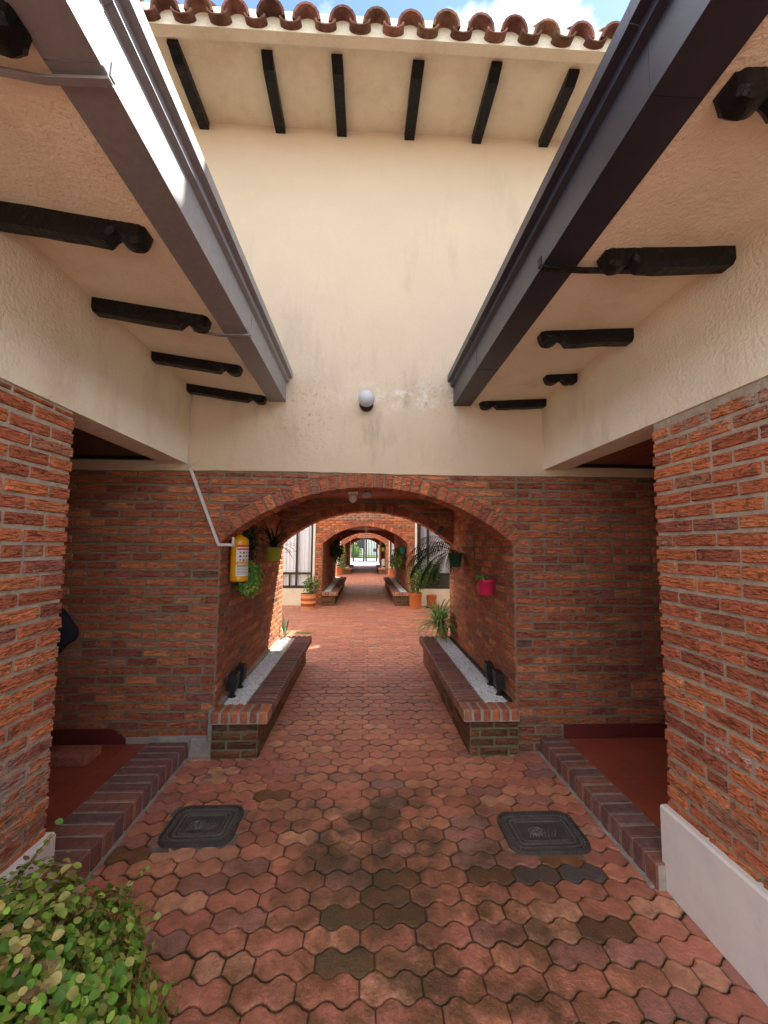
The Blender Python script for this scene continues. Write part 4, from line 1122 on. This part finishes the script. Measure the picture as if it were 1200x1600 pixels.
# left bench end: aloe and succulents
T = thing('aloe_plant', 'thin grey green aloe at the far end of the left bench', 'plant', (-1.07, 5.80, .36), PG)
blades(T, (-1.06, 5.82, .36), 16, .30, .022, .6, .2, 1.0, [(.10, .18, .08), (.16, .24, .12), (.35, .33, .2)])
T = thing('succulent', 'low pale green succulent at the far end of the left bench', 'plant', (-.84, 5.86, .36), PG)
mb = MB()
for k in range(9):
    c = Vector((-.95 + .027 * k, 5.86 + nrand(-.02, .03), .385 + nrand(0, .02)))
    for j in range(13):
        a = j * 2.4; e = .2 + j * .09; mb.leaf(c, Vector((math.cos(a) * -.3, math.sin(a) * -.3, 1)), Vector((math.cos(a), math.sin(a), e)), .04, .022, LEAF, gcol(1.7, [(.25, .34, .10), (.32, .38, .14)]), .3)
mb.build('foliage', T)
# pots of the second court
T = thing('potted_plant', 'striped clay pot with a small shrub beside the left window', 'potted plant', (-1.43, 10.95, 0), PG)
mb = MB(); cpx = (-1.43, 10.95, 0); hh = .37
prof = [(.16, 0), (.185, .02)] ; bands = [(.19, .055, (.72, .34, .15)), (.192, .13, (.30, .065, .02)), (.194, .19, (.80, .42, .18)), (.196, .26, (.42, .09, .02)), (.198, .32, (.72, .34, .14)), (.20, .37, (.60, .24, .09))]
pz0, pr0 = 0, .175
for (r_, z_, c_) in bands:
    mb.lathe([(pr0, pz0), (r_, z_)], cpx, TERS, 32, c_); pz0, pr0 = z_, r_
mb.lathe([(.20, .37), (.185, .37), (.18, .33), (.001, .33)], cpx, TERS, 32, (.3, .12, .05)); mb.build('pot', T)
fluff(T, (-1.36, 10.95, .60), (.24, .2, .24), 260, .075, .9, stems_=14, asp=.5)
T = thing('potted_plant', 'larger plain orange clay pot with bushy plant by the right white jamb', 'potted plant', (1.33, 10.95, 0), PG)
pot(T, (1.33, 10.9, 0), .165, .145, .39, TER); fluff(T, (1.38, 10.9, .82), (.26, .2, .46), 520, .085, .75, stems_=16, asp=.38)
T = thing('potted_plant', 'smaller orange clay pot with leafy plant under the right window', 'potted plant', (1.78, 11.15, 0), PG)
pot(T, (1.78, 11.1, .02), .135, .115, .30, TER); mb = MB(); mb.lathe([(.001, 0), (.16, 0), (.17, .02), (.12, .022)], (1.78, 11.1, 0), BLK); mb.build('saucer', T)
fluff(T, (1.72, 11.05, .95), (.30, .15, .38), 480, .10, .8, stems_=14, asp=.28)
# second passage
T = thing('hanging_plant', 'dark bushy hanging plant on the left wall of the second passage', 'hanging plant', (-1.0, 14.0, 1.3), PG)
pot(T, (-1.02, 14.0, 1.5), .09, .07, .15, BLK); fluff(T, (-.92, 14.0, 1.5), (.20, .5, .38), 420, .13, .9, DG, asp=.4, xlim=(-1.12, 0))
T = thing('hanging_plant', 'teal pot with drooping green leaves on the right wall of the second passage', 'hanging plant', (1.1, 12.6, 1.3), PG)
pot(T, (1.11, 12.1, 1.40), .09, .07, .17, TEAL); fluff(T, (1.0, 12.4, 1.28), (.20, .4, .34), 380, .13, .7, sag=1, asp=.25, xlim=(0, 1.2))
# third court
T = thing('potted_plant', 'distant striped clay pot with a tall plant on the left of the third court', 'potted plant', (-1.45, 23.2, 0), PG)
pot(T, (-1.42, 23.2, 0), .22, .20, .40, TER); fluff(T, (-1.3, 23.2, 1.0), (.32, .2, .7), 260, .15, .9, asp=.4)
T = thing('potted_plant', 'distant plain clay pot with spiky plant on the right of the third court', 'potted plant', (1.45, 22.0, 0), PG)
pot(T, (1.45, 22.0, 0), .16, .14, .42, TER); blades(T, (1.45, 22.0, .42), 40, .45, .04, 1, .8, .8)
T = thing('hanging_plant', 'tiny yellow green wall pot in the farthest passage on the right', 'hanging plant', (1.12, 24.4, 1.3), PG)
pot(T, (1.10, 24.5, 1.30), .11, .09, .2, LIME); fluff(T, (1.08, 24.6, 1.62), (.1, .1, .15), 60, .1, .8, DG, xlim=(0, 1.2))
mb = MB(); mb.rb((1.02, 24.5, .45), (1.19, 24.9, .85), .01, YEL if False else WHT); mb.rb((1.00, 24.55, .52), (1.02, 24.85, .78), .004, IVO); tag(mb.build('meter_box'), 'cream meter box on the right wall of the farthest passage', 'meter box')

# ================================================================== GATE AND STREET
T = thing('metal_gate', 'black double leaf barred gate at the far end of the passages', 'gate', (.03, 40.2, 0))
for (x0, x1) in ((-1.17, .02), (.06, 1.25)):
    mb = MB(); t = .085
    mb.rb((x0, 40.18, .08), (x0 + t * 2, 40.24, 2.42), .004, FRM); mb.rb((x1 - t * 2, 40.18, .08), (x1, 40.24, 2.42), .004, FRM)
    for z in (.08, .45, 2.33): mb.rb((x0, 40.19, z), (x1, 40.23, z + .10), .004, FRM)
    for i in range(1, 8): x = x0 + (x1 - x0) * i / 8; mb.tube([(x, 40.21, .1), (x, 40.21, 2.75 if 2 < i < 6 else 2.4)], .032, FRM, 6)
    mb.build('gate_leaf', T)
mb = MB(); mb.box((.84, 40.12, 1.05), (1.14, 40.18, 1.35), FRM); mb.build('lock_box', T)
for s, lab in ((-1, 'brick gate pier left of the black gate'), (1, 'brick gate pier right of the black gate')):
    mb = MB(); x0, x1 = sorted((s * 1.32, s * 1.9)); mb.box((x0, 40.0, -.01), (x1, 40.5, 3.0), MO)
    masonry(mb, (0, 40.0, 0), (1, 0, 0), (0, -1, 0), .004, 3.0, full(x0, x1), (4, 4), .009, .001); tag(mb.build('gate_pier'), lab, 'pier')
mb = MB(); mb.box((-8, YB3, -.3), (8, 44.0, -.002), mat('pale_concrete', (.55, .53, .50), .9, var=.1)); tag(mb.build('forecourt'), kind='structure')
ASP = mat('asphalt', (.42, .41, .40), .9, var=.2, vscale=4); GRS = mat('grass', (.09, .20, .03), .9, var=.4, vscale=6, bump=.03, bscale=30)
mb = MB(); mb.box((-60, 44.01, -.3), (60, 57, -.05), ASP); tag(mb.build('road'), kind='structure')
mb = MB(); mb.box((-60, 57.01, -.3), (60, 90, .02), GRS); tag(mb.build('lawn'), kind='structure')
T = thing('street_tree', 'leafy green tree beyond the gate across the street', 'tree', (-2.6, 55, 0))
mb = MB(); mb.tube([(-2.6, 55, 0), (-2.5, 55, 1.2), (-2.7, 55, 2.6)], [.16, .12, .07], STEM); mb.build('trunk', T)
fluff(T, (-2.9, 55, 2.2), (1.9, 1.5, 1.4), 1800, .30, 1.2, name='crown', stems_=10)
T = thing('hedge', 'clipped green hedge across the street', 'hedge', (-4, 58, 0))
mb = MB()
for _ in range(1500): mb.leaf((nrand(-7, -.6), nrand(57.5, 58.5), nrand(0, 1.2)), rv() + Vector((0, -1, .5)), rv(), .28, .2, LEAF, gcol(1.2))
mb.build('foliage', T)
T = thing('apartment_building', 'pale apartment building across the street', 'building', (2, 72, 0))
mb = MB(); mb.box((-16, 72, 0), (18, 80, 12), WHT); mb.build('wall', T)
for i in range(8):
    for j in range(3):
        mb = MB(); x = -14 + i * 4; z = 1.2 + 3.4 * j; mb.rb((x, 71.93, z), (x + 1.8, 72.02, z + 1.6), .02, FRM); mb.build('window', T)
